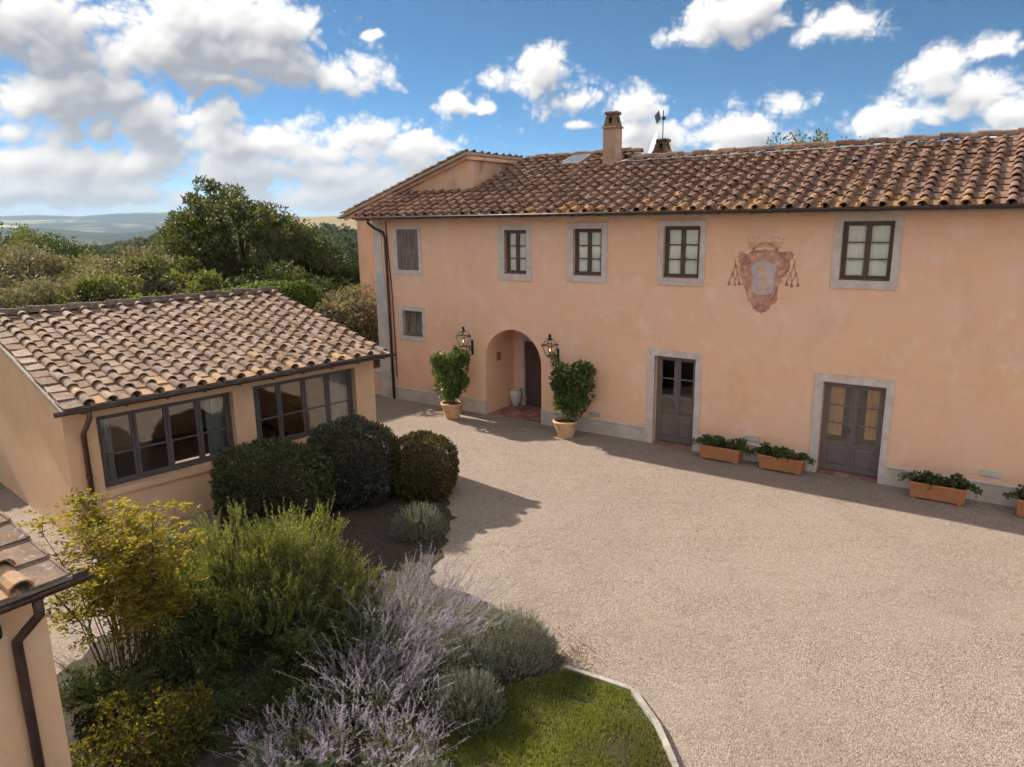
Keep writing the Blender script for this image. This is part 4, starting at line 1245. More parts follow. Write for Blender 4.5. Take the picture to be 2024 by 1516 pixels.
for cx_, cy_, rx_, ry_ in ((500, 190, 26, 22), (590, 175, 22, 24), (675, 165, 28, 28), (915, 165, 34, 28), (1005, 170, 30, 26), (1085, 190, 24, 20), (790, 275, 54, 18), (545, 305, 34, 18), (1015, 300, 36, 18)):
    painted('pearl', [[(cx_ + rx_ * math.cos(a_), cy_ + ry_ * math.sin(a_)) for a_ in np.linspace(0, 6.28, 9)[:-1]]], 'fresco_white', .0075, crest)
for cords, tips in (([[(280, 525), (290, 640), (235, 760), (180, 880)], [(290, 640), (320, 760), (345, 880)], [(235, 760), (270, 890)], [(320, 760), (270, 890)]], [(180, 925), (272, 930), (347, 925), (288, 640), (238, 760), (318, 762)]),
                    ([[(1275, 525), (1262, 640), (1200, 780), (1135, 890)], [(1262, 640), (1290, 780), (1322, 900)], [(1200, 780), (1222, 905)], [(1290, 780), (1222, 905)]], [(1135, 935), (1218, 958), (1322, 950), (1260, 640), (1198, 780), (1292, 780)])):
    ts = ribbons('tassel_cord', [(c_, 13) for c_ in cords], 'fresco_dark', .004, crest, True)
    for (tx, ty) in tips: painted('tassel', [[(tx - 10, ty - 42), (tx + 10, ty - 42), (tx + 30, ty + 34), (tx - 30, ty + 34)]], 'fresco_dark', .005, crest)

# ============================================================ wall lanterns
def lantern(s, z0, label):
    o = empty('wall_lantern', tuple(wld(s, 0, z0)), H_RZ, label, 'lantern', 'iron lanterns beside the arch')
    b = MB().box(-.035, .035, -.03, -.002, -.34, .14)
    b.tube([(0, -.03, -.06), (0, -.25, -.04), (0, -.46, .0)], .016, 6)
    sc_ = [(0, -.03, -.30)] + [(0, -.03 - .17 * (1 - math.cos(t)) , -.30 + .20 * math.sin(t)) for t in np.linspace(.3, 1.57, 6)] + [(0, -.34, -.06)]
    b.tube(sc_, .011, 6)
    b.tube([(0, -.12 + .06 * math.cos(t), -.13 + .06 * math.sin(t)) for t in np.linspace(0, 5.2, 12)], .008, 5)
    b.build('bracket', MATS['dark_iron'], o)
    y = -.46; lo, hi, zb, zt = .075, .165, .01, .31
    fr = MB(); c0 = [(-lo, -lo), (lo, -lo), (lo, lo), (-lo, lo)]; c1 = [(-hi, -hi), (hi, -hi), (hi, hi), (-hi, hi)]
    fr.box(-lo - .012, lo + .012, y - lo - .012, y + lo + .012, zb - .02, zb)
    for k in range(4):
        fr.tube([(c0[k][0], y + c0[k][1], zb), (c1[k][0], y + c1[k][1], zt)], .010, 5)
        l = (k + 1) % 4
        fr.tube([(c1[k][0] * 1.05, y + c1[k][1] * 1.05, zt), (c1[l][0] * 1.05, y + c1[l][1] * 1.05, zt)], .015, 6)
        fr.tube([(c1[k][0], y + c1[k][1], zt), (c1[k][0] * .42, y + c1[k][1] * .42, zt + .15)], .010, 5)
    fr.build('frame', MATS['dark_iron'], o)
    for k in range(4):
        l = (k + 1) % 4; e = .97
        MB().add([(c0[k][0] * e, y + c0[k][1] * e, zb), (c0[l][0] * e, y + c0[l][1] * e, zb), (c1[l][0] * e, y + c1[l][1] * e, zt), (c1[k][0] * e, y + c1[k][1] * e, zt)], [(0, 1, 2, 3)]).build('pane', MATS['lantern_glass'], o)
        MB().add([(c1[k][0] * e, y + c1[k][1] * e, zt), (c1[l][0] * e, y + c1[l][1] * e, zt), (c1[l][0] * .42, y + c1[l][1] * .42, zt + .148), (c1[k][0] * .42, y + c1[k][1] * .42, zt + .148)], [(0, 1, 2, 3)]).build('roof_pane', MATS['lantern_glass'], o)
    MB().lathe([(.08, 0), (.085, .02), (.05, .05), (.028, .07), (.045, .09), (.05, .12), (.03, .145), (.012, .17), (.002, .19)], 10, (0, y, zt + .148)).build('finial', MATS['dark_iron'], o, True)
    MB().lathe([(.014, 0), (.016, .10), (.010, .105)], 8, (0, y, zb)).build('candle', MATS['white_ceramic'], o, True)
    MB().lathe([(.004, 0), (.017, .025), (.017, .045), (.002, .09)], 8, (0, y, zb + .105)).build('bulb', MATS['warm_bulb'], o, True)
    return o


lantern(-1.50, 2.22, 'black iron wall lantern left of the arched entrance')
lantern(1.66, 2.22, 'black iron wall lantern right of the arched entrance')

# ============================================================ potted shrubs, vase, troughs
def pot(o, R=.36, r=.21, h=.50):
    MB().lathe([(r, 0), (r * 1.02, .02), (r + (R - r) * .55, h * .55), (R * .93, h * .82), (R * .94, h * .84), (R, h * .86), (R * 1.02, h * .93), (R, h), (R * .86, h), (R * .82, h * .85)], 28, cap=True).build('pot', MATS['pot_terracotta'], o, True)
    MB().lathe([(R * .84, h * .87), (.001, h * .89)], 20, cap=False).build('soil', MATS['soil'], o)


def bushy(centers, per, leaf, wid, r0, flat=1.0, up=.35):
    """leafy clumps around each centre (x,y,z,r)"""
    out = []
    for (cx, cy, cz, cr_) in centers:
        n = int(per * (cr_ / r0) ** 2)
        d = rdir(n); rad = cr_ * rng.uniform(.35, 1.0, n) ** .5
        P = np.array([cx, cy, cz]) + d * rad[:, None] * np.array([1, 1, flat])
        Dn = unit(d * .8 + rdir(n) * .8 + np.array([0, 0, up]))
        out.append(leaves(P, Dn, leaf * rng.uniform(.7, 1.25, n), wid * rng.uniform(.7, 1.2, n)))
    return np.concatenate(out)


def potted(x, y, label, cl, stems, seed):
    o = empty('potted_shrub', (x, y, .004), 0, label, 'potted plant', 'potted shrubs beside the arch')
    pot(o)
    b = MB()
    for (sx, sy, tx, ty, tz) in stems: b.tube([(sx, sy, .42), ((sx + tx) / 2 + .03, (sy + ty) / 2, (tz + .4) / 2), (tx, ty, tz)], [.014, .011, .006], 6)
    b.build('stems', MATS['stem_brown'], o)
    leaf_obj('foliage', bushy(cl, 260, .10, .055, .25), MATS['citrus_leaf'], o)
    return o


r_ = random.Random(4)
cl1 = []
for k in range(44):
    z = r_.uniform(.70, 1.95); w = .44 if z > .95 else .26; a = r_.uniform(0, 6.28); q = math.sqrt(r_.uniform(0, 1)) * w
    cl1.append((q * math.cos(a) - .02, q * math.sin(a), z, r_.uniform(.14, .22)))
cl1 += [(.14, 0, 2.02, .13), (.18, 0, 2.14, .10), (.20, 0, 2.24, .07), (.38, .0, 1.86, .09), (.50, 0, 1.83, .06), (-.3, 0, 2.0, .11)]
potted(-1.868, 21.796, 'rounded glossy green shrub in terracotta pot left of the arch', cl1, [(.02, 0, .1, 0, 1.7), (.06, .05, .15, 0, 2.2), (-.05, .03, -.3, .1, 1.7), (.03, -.05, 0, -.2, 1.6), (0, .06, .3, .2, 1.5)], 1)
cl2 = []
for k in range(52):
    z = r_.uniform(.75, 1.98); w = .24 + .24 * (z - .7); a = r_.uniform(0, 6.28); q = math.sqrt(r_.uniform(0, 1)) * w
    cl2.append((q * math.cos(a) + .08 + .14 * (z - .8), q * math.sin(a), z, r_.uniform(.14, .22)))
cl2 += [(-.22, 0, 2.05, .14), (-.30, 0, 2.2, .11), (-.36, 0, 2.33, .08), (.45, 0, 2.02, .16), (.6, 0, 1.9, .15), (-.30, 0, 1.75, .13), (.62, .0, 1.45, .12), (.55, 0, 1.0, .13), (.70, -.05, 1.15, .08)]
potted(1.498, 19.586, 'wide leafy green shrub in terracotta pot right of the arch', cl2, [(-.05, 0, -.3, 0, 2.2), (.02, .02, .2, 0, 1.8), (.06, -.02, .4, .1, 1.8), (0, -.06, .1, -.2, 1.6), (.05, .06, .5, 0, 1.2), (-.08, -.04, -.1, -.1, 1.5), (.09, 0, .25, -.1, 1.3)], 2)

vs = empty('white_urn', tuple(wld(-.78, 1.32, .022)), 0, 'white ceramic urn standing inside the arched entrance', 'urn')
MB().lathe([(.10, 0), (.12, .02), (.17, .18), (.205, .34), (.215, .44), (.195, .50), (.175, .53), (.19, .56), (.20, .575), (.17, .575), (.155, .52), (.16, .40)], 24).build('body', MATS['white_ceramic'], vs, True)
MB().lathe([(.155, .50), (.001, .50)], 20, cap=False).build('inner_dark', MATS['soil'], vs)


def trough(s, d, L, label, seed):
    global rng
    p = wld(s, d, .004)
    o = empty('planter_trough', tuple(p), H_RZ, label, 'planter', 'terracotta troughs along the facade')
    h, w = .36, .40; l0 = L / 2 - .02; w0 = w / 2 - .02; l1 = L / 2; w1 = w / 2; t = .03
    b = MB()
    def ring(a, c, z): return [(-a, -c, z), (a, -c, z), (a, c, z), (-a, c, z)]
    b.rings([ring(l0, w0, .03), ring(l1 - .012, w1 - .012, h - .065), ring(l1 + .006, w1 + .006, h - .055), ring(l1 + .008, w1 + .008, h - .008), ring(l1, w1, h), ring(l1 - t, w1 - t, h), ring(l1 - t - .01, w1 - t - .01, .1)])
    b.build('box', MATS['terracotta'], o)
    MB().box(-l0 + .05, -l0 + .12, -w0, w0, 0, .03).box(l0 - .12, l0 - .05, -w0, w0, 0, .03).build('foot', MATS['terracotta'], o)
    MB().add(ring(l1 - t - .002, w1 - t - .002, h - .04), [(0, 1, 2, 3)]).build('soil', MATS['soil'], o)
    r = random.Random(seed); cl = []
    for k in range(26): cl.append((r.uniform(-l1 + .05, l1 - .05), r.uniform(-w1 + .05, w1 - .02), h + r.uniform(-.02, .15), r.uniform(.06, .11)))
    for k in range(3):
        x0 = r.choice((-1, 1)) * (l1 - .02); sg_ = 1 if x0 > 0 else -1
        for q in range(5): cl.append((x0 + sg_ * q * .055, -.05 + r.uniform(-.05, .05), h + .06 - .012 * q * q * r.uniform(.2, .7), .055))
    leaf_obj('foliage', bushy(cl, 90, .06, .045, .11, .9, .5), MATS['trough_leaf'], o)
    n = 9; P = np.array([[r.uniform(-l1 + .05, l1 - .05), r.uniform(-w1, w1 - .1), h + r.uniform(.06, .2)] for _ in range(n)])
    fl_ = []
    for p_ in P:
        a = np.linspace(0, 6.28, 6)[:-1]; Dn = np.stack([np.cos(a), np.sin(a), np.full(5, .4)], -1); fl_.append(leaves(np.repeat(p_[None], 5, 0), Dn, .02, .018, np.tile([0, 0, 1.], (5, 1))))
    leaf_obj('flowers', np.concatenate(fl_), MATS['white_petal'], o)
    return o


trough(6.70, -.33, 1.02, 'terracotta trough just right of the darker glazed door', 11)
trough(8.20, -.33, 1.02, 'terracotta trough just left of the wider glazed door', 12)
trough(11.50, -.42, 1.05, 'terracotta trough with white flowers right of the wider glazed door', 13)
trough(13.42, -.42, 1.05, 'terracotta trough cut off by the right edge of the picture', 14)

# ============================================================ the garden room (near tiled building)
SA = np.array([-8.013, 12.392, 0.0]); S_RZ = math.radians(47.54)
shed = empty('garden_room', tuple(SA), S_RZ, 'low peach stucco building with pinkish tiled roof and wide window bands', 'building')
MS = Matrix.Translation(Vector(SA)) @ Matrix.Rotation(S_RZ, 4, 'Z')
SL, SW, SZ, STAN = 7.375, 5.21, 2.80, .233
def sroof(y): return SZ + STAN * y
WY = .40; SX0, SX1 = .10, 7.12; SD = 6.6
SWN = [(.66, 3.37, 1.02, 2.49), (3.84, 6.55, 1.02, 2.51)]
fw = wall_with_holes(SX0, SX1, -.2, sroof(WY) - .02, SWN, .32).build('front_wall', MATS['shed_stucco'], shed); fw.location = (0, WY, 0)
b = MB()
def gable(x0, x1):
    bb = MB().prism([(WY + .32, -.2), (SW + 1.6, -.2), (SW + 1.6, sroof(SW) - STAN * 1.6 - .03), (SW, sroof(SW) - .03), (WY + .32, sroof(WY + .32) - .03)], 0, x1 - x0)
    bb.v = [(x0 + p[1], p[0], p[2]) for p in bb.v]; return bb
fix_normals(gable(SX0, SX0 + .3).build('gable_wall', MATS['shed_stucco'], shed)); fix_normals(gable(SX1 - .3, SX1).build('gable_wall', MATS['shed_stucco'], shed))
# corner return so that the gable and front meet cleanly is part of the front wall; rear wall with a tall opening
rw = wall_with_holes(SX0 + .3, SX1 - .3, -.2, 3.4, [(3.3, 5.1, 1.55, 2.25)], .25).build('rear_wall', MATS['shed_stucco'], shed); rw.location = (0, SD, 0)
MB().box(SX0 + .31, SX1 - .31, WY + .33, SD - .01, -.1, .05).build('floor', MATS['room_floor'], shed)
for (xa, xb, za, zb) in SWN:
    f = .06; rv = WY + .16
    b = MB().box(xa, xa + f, rv, rv + .09, za, zb).box(xb - f, xb, rv, rv + .09, za, zb).box(xa + f, xb - f, rv, rv + .09, zb - f, zb).box(xa + f, xb - f, rv - .01, rv + .09, za, za + f)
    wn_ = b.build('window', MATS['shed_frame_paint'], shed)
    w4 = (xb - xa - 2 * f) / 4
    for k in range(4): sash(wn_, xa + f + k * w4 + .004, xa + f + (k + 1) * w4 - .004, za + f, zb - f, rv + .015, [.42], 'shed_frame_paint', 'shed_glass', .058, .034)
    MB().box(xa - .06, xb + .06, WY - .05, WY + .15, za - .13, za - .001).build('sill', MATS['shed_stucco'], wn_)
    curtain_mesh(xa + .05, xa + .36, .1, zb - .03, rv + .24, .03, 4, 3).build('curtain', MATS['blue_curtain'], wn_, True)
    curtain_mesh(xb - .46, xb - .05, .1, zb - .03, rv + .24, .03, 5, 5).build('curtain', MATS['blue_curtain'], wn_, True)
sd = MB()
slab(sd, 0, SL, 0, SZ, SW, sroof(SW), .09); slab(sd, 0, SL, SW + 1.95, sroof(SW) - STAN * 1.95, SW, sroof(SW), .09)
sroof_o = fix_normals(sd.build('roof', MATS['mortar'], shed))
scols = [.02 + .42 * i + .22 for i in range(17)]
lay_tiles(sroof_o, MS, Matrix.Translation((0, -.05, SZ)), [.02 + .42 * i for i in range(18)], lambda x: SW + .05, STAN, 'shed_tile', cap=300, seed=31, lead=True)
lay_ridge(sroof_o, MS, Matrix.Translation((0, SW, sroof(SW) + .07)), -.3, SL - .1, 'shed_tile', .42, 33)
g = half_gutter(MB(), [(-.12, -.07, SZ - .005), (SL + .06, -.07, SZ - .005)], .078).build('gutter', MATS['copper_brown'], shed, True)
for k in range(10): MB().box(.3 + k * .75, .33 + k * .75, -.155, .05, SZ - .10, SZ - .082).build('bracket', MATS['copper_brown'], g)
dp = MB().tube([(.42, -.07, SZ - .06), (.42, -.07, SZ - .20), (.40, .15, SZ - .42), (.40, WY - .06, SZ - .56), (.40, WY - .06, .02)], .05, 10).build('downpipe', MATS['rust_pipe'], shed, True)
for z in (.7, 1.4): MB().lathe([(.054, -.02), (.06, -.02), (.06, .02), (.054, .02)], 10, (.40, WY - .06, z)).build('pipe_clip', MATS['copper_brown'], dp)

# ============================================================ small outbuilding at the lower left edge
OB = np.array([-4.158, 6.231, 0.0]); O_RZ = math.radians(55.5)
out_b = empty('outbuilding', tuple(OB), O_RZ, 'corner of a small tiled outbuilding at the lower left edge', 'building')
MO = Matrix.Translation(Vector(OB)) @ Matrix.Rotation(O_RZ, 4, 'Z')
OZ = 2.80
MB().prism([(-3.4, -.2), (-.16, -.2), (-.16, OZ + .03), (-3.4, OZ + .03)], .30, .58).build('front_wall', MATS['shed_stucco'], out_b)
ob2 = MB().prism([(.58, -.2), (3.0, -.2), (3.0, OZ + STAN * 3.0 - .03), (.58, OZ + STAN * .58 - .03)], -.28, 0); ob2.v = [(-.16 + p[1], p[0], p[2]) for p in ob2.v]
fix_normals(ob2.build('side_wall', MATS['shed_stucco'], out_b))
od = MB(); slab(od, -3.4, .0, 0, OZ, 3.0, OZ + STAN * 3.0, .09); oroof = fix_normals(od.build('roof', MATS['mortar'], out_b))
lay_tiles(oroof, MO, Matrix.Translation((0, -.04, OZ)), [-.42 - .42 * i for i in range(7)][::-1] + [], lambda x: 3.0, STAN, 'shed_tile', seed=44)
# last flat column at the verge
vr = []
r_ = random.Random(9)
for k in range(7):
    y = k * .395 * .974; vr.append((FLAT['shed_tile'][k % 4], Matrix.Translation((-.20, y - .04, OZ + y * STAN + .026)) @ Matrix.Rotation(math.atan(STAN) - .055, 4, 'X') @ Matrix.Rotation(r_.uniform(-.03, .03), 4, 'Z')))
place_set('flat_tile', vr, oroof, MO)
half_gutter(MB(), [(-3.4, -.06, OZ - .0), (.14, -.06, OZ - .0)], .075).build('gutter', MATS['copper_brown'], out_b, True)
MB().tube([(-.34, -.06, OZ - .06), (-.34, -.06, OZ - .22), (-.42, .12, OZ - .42), (-.45, .245, OZ - .54), (-.45, .245, OZ - .75), (-.45, .245, .0)], .045, 10).build('downpipe', MATS['copper_brown'], out_b, True)
sl = MB().tube([(-.66, .30, 2.50), (-.66, .22, 2.50), (-.62, .19, 2.49)], .02, 6).lathe([(.05, 0), (.055, .02), (.055, .10), (.045, .12)], 12, (-.62, .19, 2.40)).build('spotlight', MATS['dark_iron'], out_b)
MB().lathe([(.045, 0), (.045, .006)], 12, (-.62, .19, 2.392)).build('lens', MATS['zinc'], sl)

# ============================================================ garden shrubs
def dome_points(n, rx, ry, rz, shell=.12, zmin=-.2, sq=2.6):
    """points near the surface of a rounded (superelliptic) mound standing on z=0, with outward normals"""
    d = rdir(int(n * 1.6)); d = d[d[:, 2] > zmin][:n]
    k = (np.abs(d) ** sq).sum(1) ** (-1 / sq)
    lump = 1 + .05 * np.sin(d[:, 0] * 7 + d[:, 1] * 5) + .035 * np.sin(d[:, 1] * 9 + d[:, 0] * 4) + .045 * np.sin(d[:, 0] * 17 + d[:, 2] * 13) * np.sin(d[:, 1] * 15 + d[:, 2] * 11) - .05 * np.clip(d[:, 2], 0, 1) ** 6
    P = d * (k * lump * (1 - shell * rng.uniform(0, 1, len(d)) ** 2))[:, None] * np.array([rx, ry, rz])
    return P, d


def topiary(name, loc, rx, ry, h, mat, label, n=16000, leaf=.06, group=None, cat='shrub'):
    o = empty(name, loc, 0, label, cat, group)
    hz = h * .56
    P, d = dome_points(n, rx, ry, hz, .16, -.75)
    P[:, 2] += h - hz
    k = P[:, 2] > .02; P, d = P[k], d[k]
    Dn = unit(d * .7 + rdir(len(P)) * .9 + np.array([0, 0, .3]))
    leaf_obj('foliage', leaves(P, Dn, leaf * rng.uniform(.6, 1.6, len(P)), leaf * .55 * rng.uniform(.6, 1.4, len(P))), MATS[mat], o)
    Ps, ds = dome_points(200, rx * .93, ry * .93, hz * .93, .03, -.1); Ps[:, 2] += h - hz      # stray shoots
    tt = np.linspace(.1, 1, 7); Sp = (Ps[:, None] + (unit(ds + rdir(len(ds)) * .5 + [0, 0, .4]) * rng.uniform(.05, .14, (len(ds), 1)))[:, None] * tt[None, :, None]).reshape(-1, 3)
    leaf_obj('new_shoots', leaves(Sp, unit(rdir(len(Sp)) + [0, 0, .8]), leaf * .7, leaf * .36), MATS[mat], o)
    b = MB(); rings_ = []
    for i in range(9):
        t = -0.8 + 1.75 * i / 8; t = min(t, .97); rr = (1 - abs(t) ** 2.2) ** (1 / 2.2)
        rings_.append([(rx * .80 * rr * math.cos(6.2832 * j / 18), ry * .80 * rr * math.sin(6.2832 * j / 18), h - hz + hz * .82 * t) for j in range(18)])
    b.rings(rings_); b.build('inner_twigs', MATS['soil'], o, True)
    b = MB()
    for j in range(5): b.tube([(.1 * math.cos(j), .1 * math.sin(j), 0), (.25 * rx * math.cos(j * 1.3), .25 * ry * math.sin(j * 1.3), h * .5)], [.025, .012], 6)
    b.build('stems', MATS['stem_brown'], o)
    return o


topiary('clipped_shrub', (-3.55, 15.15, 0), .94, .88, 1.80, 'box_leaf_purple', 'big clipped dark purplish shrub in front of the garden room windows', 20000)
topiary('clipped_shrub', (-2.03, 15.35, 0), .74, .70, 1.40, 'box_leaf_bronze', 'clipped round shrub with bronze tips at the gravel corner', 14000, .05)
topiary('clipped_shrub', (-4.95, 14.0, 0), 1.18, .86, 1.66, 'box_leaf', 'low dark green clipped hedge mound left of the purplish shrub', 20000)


def shoots(bases, dirs, lens, needle, nw, per, curve=.25, stem_r=.004, spread=.8, start=.15):
    """upright shoots with needles all along; returns leaf verts and stem verts/faces"""
    out = []; sv, sf = [], []; nv = 0
    for p, d, L in zip(bases, dirs, lens):
        d = unit(d); up = np.array([0, 0, 1.]); side = rdir(1)[0]
        t = np.linspace(start, 1, per)
        pts = p + np.outer(t * L, d) + np.outer((t ** 2) * L * curve, up * .5 + side * .3)
        tang = unit(d + np.outer(2 * t * curve, up * .5 + side * .3))
        rd = rdir(per); rad = unit(rd - (rd * tang).sum(1, keepdims=True) * tang)
        D = unit(tang * (1.0) + rad * spread)
        sz = needle * (1 - .45 * t) * rng.uniform(.8, 1.2, per)
        out.append(leaves(pts, D, sz, nw))
        q = np.cross(d, rdir(1)[0]); q = unit(q) * stem_r
        ends = [p - q, p + q, pts[-1] + q * .3, pts[-1] - q * .3]
        sv += ends; sf.append((nv, nv + 1, nv + 2, nv + 3)); nv += 4
    return np.concatenate(out), np.array(sv), np.array(sf)


def mound_bases(n, rx, ry, h, lo=.25):
    d = rdir(n * 3); d = d[d[:, 2] > 0.02][:n]; n = len(d)
    k = rng.uniform(lo, 1, n) ** .6
    P = d * k[:, None] * np.array([rx, ry, h])
    return P, d


# large rosemary
o = empty('rosemary_bush', (-3.72, 9.65, .0), 0, 'large bright green rosemary bush with upright shoots in the middle of the bed', 'shrub')
Pc, dc = mound_bases(380, 1.72, 1.15, 1.78, .55)
Pc = Pc * (1 + .13 * np.sin(dc[:, :1] * 9 + dc[:, 2:] * 5) + rng.normal(0, .05, (len(Pc), 1)))
rep = rng.integers(5, 11, len(Pc)); P = np.repeat(Pc, rep, 0) + rng.normal(0, .05, (rep.sum(), 3)); d = np.repeat(dc, rep, 0)
ax = unit(dc * np.array([.85, .85, .5]) + np.array([.10, 0, .75]) + rdir(len(dc)) * .35)
D = unit(np.repeat(ax, rep, 0) + rdir(len(P)) * .38)
Ls = np.repeat(rng.uniform(.28, .62, len(Pc)), rep) * rng.uniform(.6, 1.2, len(P))
lv, sv, sf = shoots(P - D * Ls[:, None] * .4, D, Ls, .055, .012, 42, .22)
leaf_obj('foliage', lv, MATS['rosemary_leaf'], o); put('twigs', np_mesh('twigs', sv, sf), MATS['stem_brown'], o)
b = MB(); r_ = random.Random(2)
for k in range(46):
    a = r_.uniform(0, 6.28); q = r_.uniform(.3, 1.0); e = (1.25 * q * math.cos(a), .85 * q * math.sin(a), r_.uniform(.6, 1.4))
    b.tube([(.12 * math.cos(a), .12 * math.sin(a), 0), (e[0] * .45, e[1] * .45, e[2] * .35), e], [.026, .016, .006], 5)
b.build('branches', MATS['stem_brown'], o)
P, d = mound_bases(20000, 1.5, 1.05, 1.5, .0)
leaf_obj('inner_foliage', leaves(P, rdir(len(P)), .07, .012), MATS['dark_leaf'], o)  # darker leaf colour paints the shade inside the bush

# heavenly bamboo: bare canes and yellowish feathery tops
o = empty('bamboo_shrub', (-5.3, 8.8, 0), 0, 'airy yellow green shrub with bare canes beside the outbuilding', 'shrub')
b = MB(); r_ = random.Random(5); tops = []
for k in range(44):
    a = r_.uniform(0, 6.28); q0 = .30 * math.sqrt(r_.random()); q1 = q0 + r_.uniform(.1, .75); h = r_.uniform(1.0, 2.5)
    p0 = np.array([q0 * math.cos(a), q0 * math.sin(a), 0]); p2 = np.array([q1 * math.cos(a) * .98, q1 * math.sin(a) * .75, h]); p1 = (p0 + p2) / 2 + [0, 0, .15]
    p1 = p1 + np.array([r_.uniform(-.14, .14), r_.uniform(-.1, .1), 0]); b.tube([p0, (p0 + p1) / 2 + [r_.uniform(-.04, .04), 0, 0], p1, p2], [.010, .009, .007, .004], 5); tops.append(p2)
    for j in range(4):
        f = r_.uniform(.0, .95); m_ = p1 + (p2 - p1) * f; e = m_ + np.array([r_.uniform(-.3, .3), r_.uniform(-.25, .25), r_.uniform(.08, .3)]); b.tube([m_, e], [.006, .003], 4); tops.append(e)
b.build('canes', MATS['stem_brown'], o)
out_ = []
for p in tops:
    for fr in range(6):
        a = rng.uniform(0, 6.28); dr = unit(np.array([math.cos(a), math.sin(a), rng.uniform(-.1, .55)])); L = rng.uniform(.16, .34)
        t = np.linspace(.15, 1, 14); pts = p + np.outer(t * L, dr) - np.outer(t ** 2 * L * .25, [0, 0, 1.]); pts += rng.normal(0, .018, pts.shape)
        sd_ = np.cross(dr, [0, 0, 1.]); sgn = np.where(np.arange(14) % 2, 1, -1)[:, None]
        out_.append(leaves(pts, dr * .6 + sd_ * sgn + rdir(14) * .35, rng.uniform(.045, .08, 14), .026))
leaf_obj('foliage', np.concatenate(out_), MATS['nandina_leaf'], o)

# golden shrub in the bottom corner
o = empty('golden_shrub', (-4.3, 7.2, 0), 0, 'low shrub with golden yellow leaves at the bottom left corner', 'shrub')
cl = []; r_ = random.Random(6)
for k in range(70):
    a = r_.uniform(0, 6.28); q = math.sqrt(r_.random()); cl.append((.72 * q * math.cos(a), .62 * q * math.sin(a), r_.uniform(.08, .80) * (1.1 - .5 * q) * (.75 + .5 * math.sin(a * 2 + 1) ** 2), r_.uniform(.09, .2)))
leaf_obj('foliage', bushy(cl, 170, .055, .035, .2), MATS['gold_leaf'], o)
b = MB()
for k in range(20): b.tube([(0, 0, 0), (cl[k][0] * .5, cl[k][1] * .5, cl[k][2] * .6), cl[k][:3]], [.012, .008, .004], 5)
b.build('stems', MATS['stem_brown'], o)

# dark evergreen low cover between the shrubs
o = empty('evergreen_shrub', (-3.0, 7.8, 0), 0, 'dark glossy low evergreen shrub between the rosemary and sage', 'shrub')
cl = []
for k in range(60):
    a = r_.uniform(0, 6.28); q = math.sqrt(r_.random()); cl.append((1.1 * q * math.cos(a), .6 * q * math.sin(a), r_.uniform(.05, .42), r_.uniform(.10, .18)))
leaf_obj('foliage', bushy(cl, 110, .05, .03, .16), MATS['dark_leaf'], o)
b = MB()
for k in range(16): b.tube([(cl[k][0] * .3, cl[k][1] * .3, 0), cl[k][:3]], [.010, .004], 5)
b.build('stems', MATS['stem_brown'], o)

for (lx, ly, ax, ay, hh_, lb) in ((-5.0, 8.05, .7, .45, .5, 'dark low evergreen shrub at the foot of the bare canes'), (-4.45, 8.7, .8, .5, 1.1, 'dark evergreen shrub between the bare canes and the rosemary'), (-2.2, 8.75, .9, .5, .75, 'dark evergreen shrub under the right side of the rosemary')):
    o = empty('evergreen_shrub', (lx, ly, 0), 0, lb, 'shrub'); cl = []
    for k in range(46):
        a = r_.uniform(0, 6.28); q = math.sqrt(r_.random()); cl.append((ax * q * math.cos(a), ay * q * math.sin(a), r_.uniform(.06, hh_), r_.uniform(.10, .18)))
    leaf_obj('foliage', bushy(cl, 120, .05, .03, .16), MATS['dark_leaf'], o)
    b = MB()
    for k in range(16): b.tube([(cl[k][0] * .3, cl[k][1] * .3, 0), cl[k][:3]], [.010, .004], 5)
    b.build('stems', MATS['stem_brown'], o)

# feathery fern-like plant at the foot of the outbuilding
o = empty('feathery_fern', (-5.2, 7.95, 0), 0, 'feathery green fern at the foot of the outbuilding wall', 'fern')
out_ = []; b = MB()
for k in range(90):
    a = rng.uniform(0, 6.28); L = rng.uniform(.6, 1.25); dr = unit(np.array([math.cos(a) * .55, math.sin(a) * .55, 1.]))
    t = np.linspace(.1, 1, 40); pts = np.outer(t * L, dr) + np.outer(t ** 2.2 * L * .5, [math.cos(a) * .7, math.sin(a) * .7, -.75])
    b.tube(pts[::8], .004, 4)
    sd_ = np.cross(dr, [0, 0, 1.]); sgn = np.where(np.arange(40) % 2, 1, -1)[:, None]
    out_.append(leaves(pts, dr * .5 + unit(sd_[None])[0] * sgn + rdir(40) * .2, .085 * (1.15 - t), .010))
leaf_obj('fronds', np.concatenate(out_), MATS['mid_leaf'], o); b.build('stalks', MATS['stem_brown'], o)

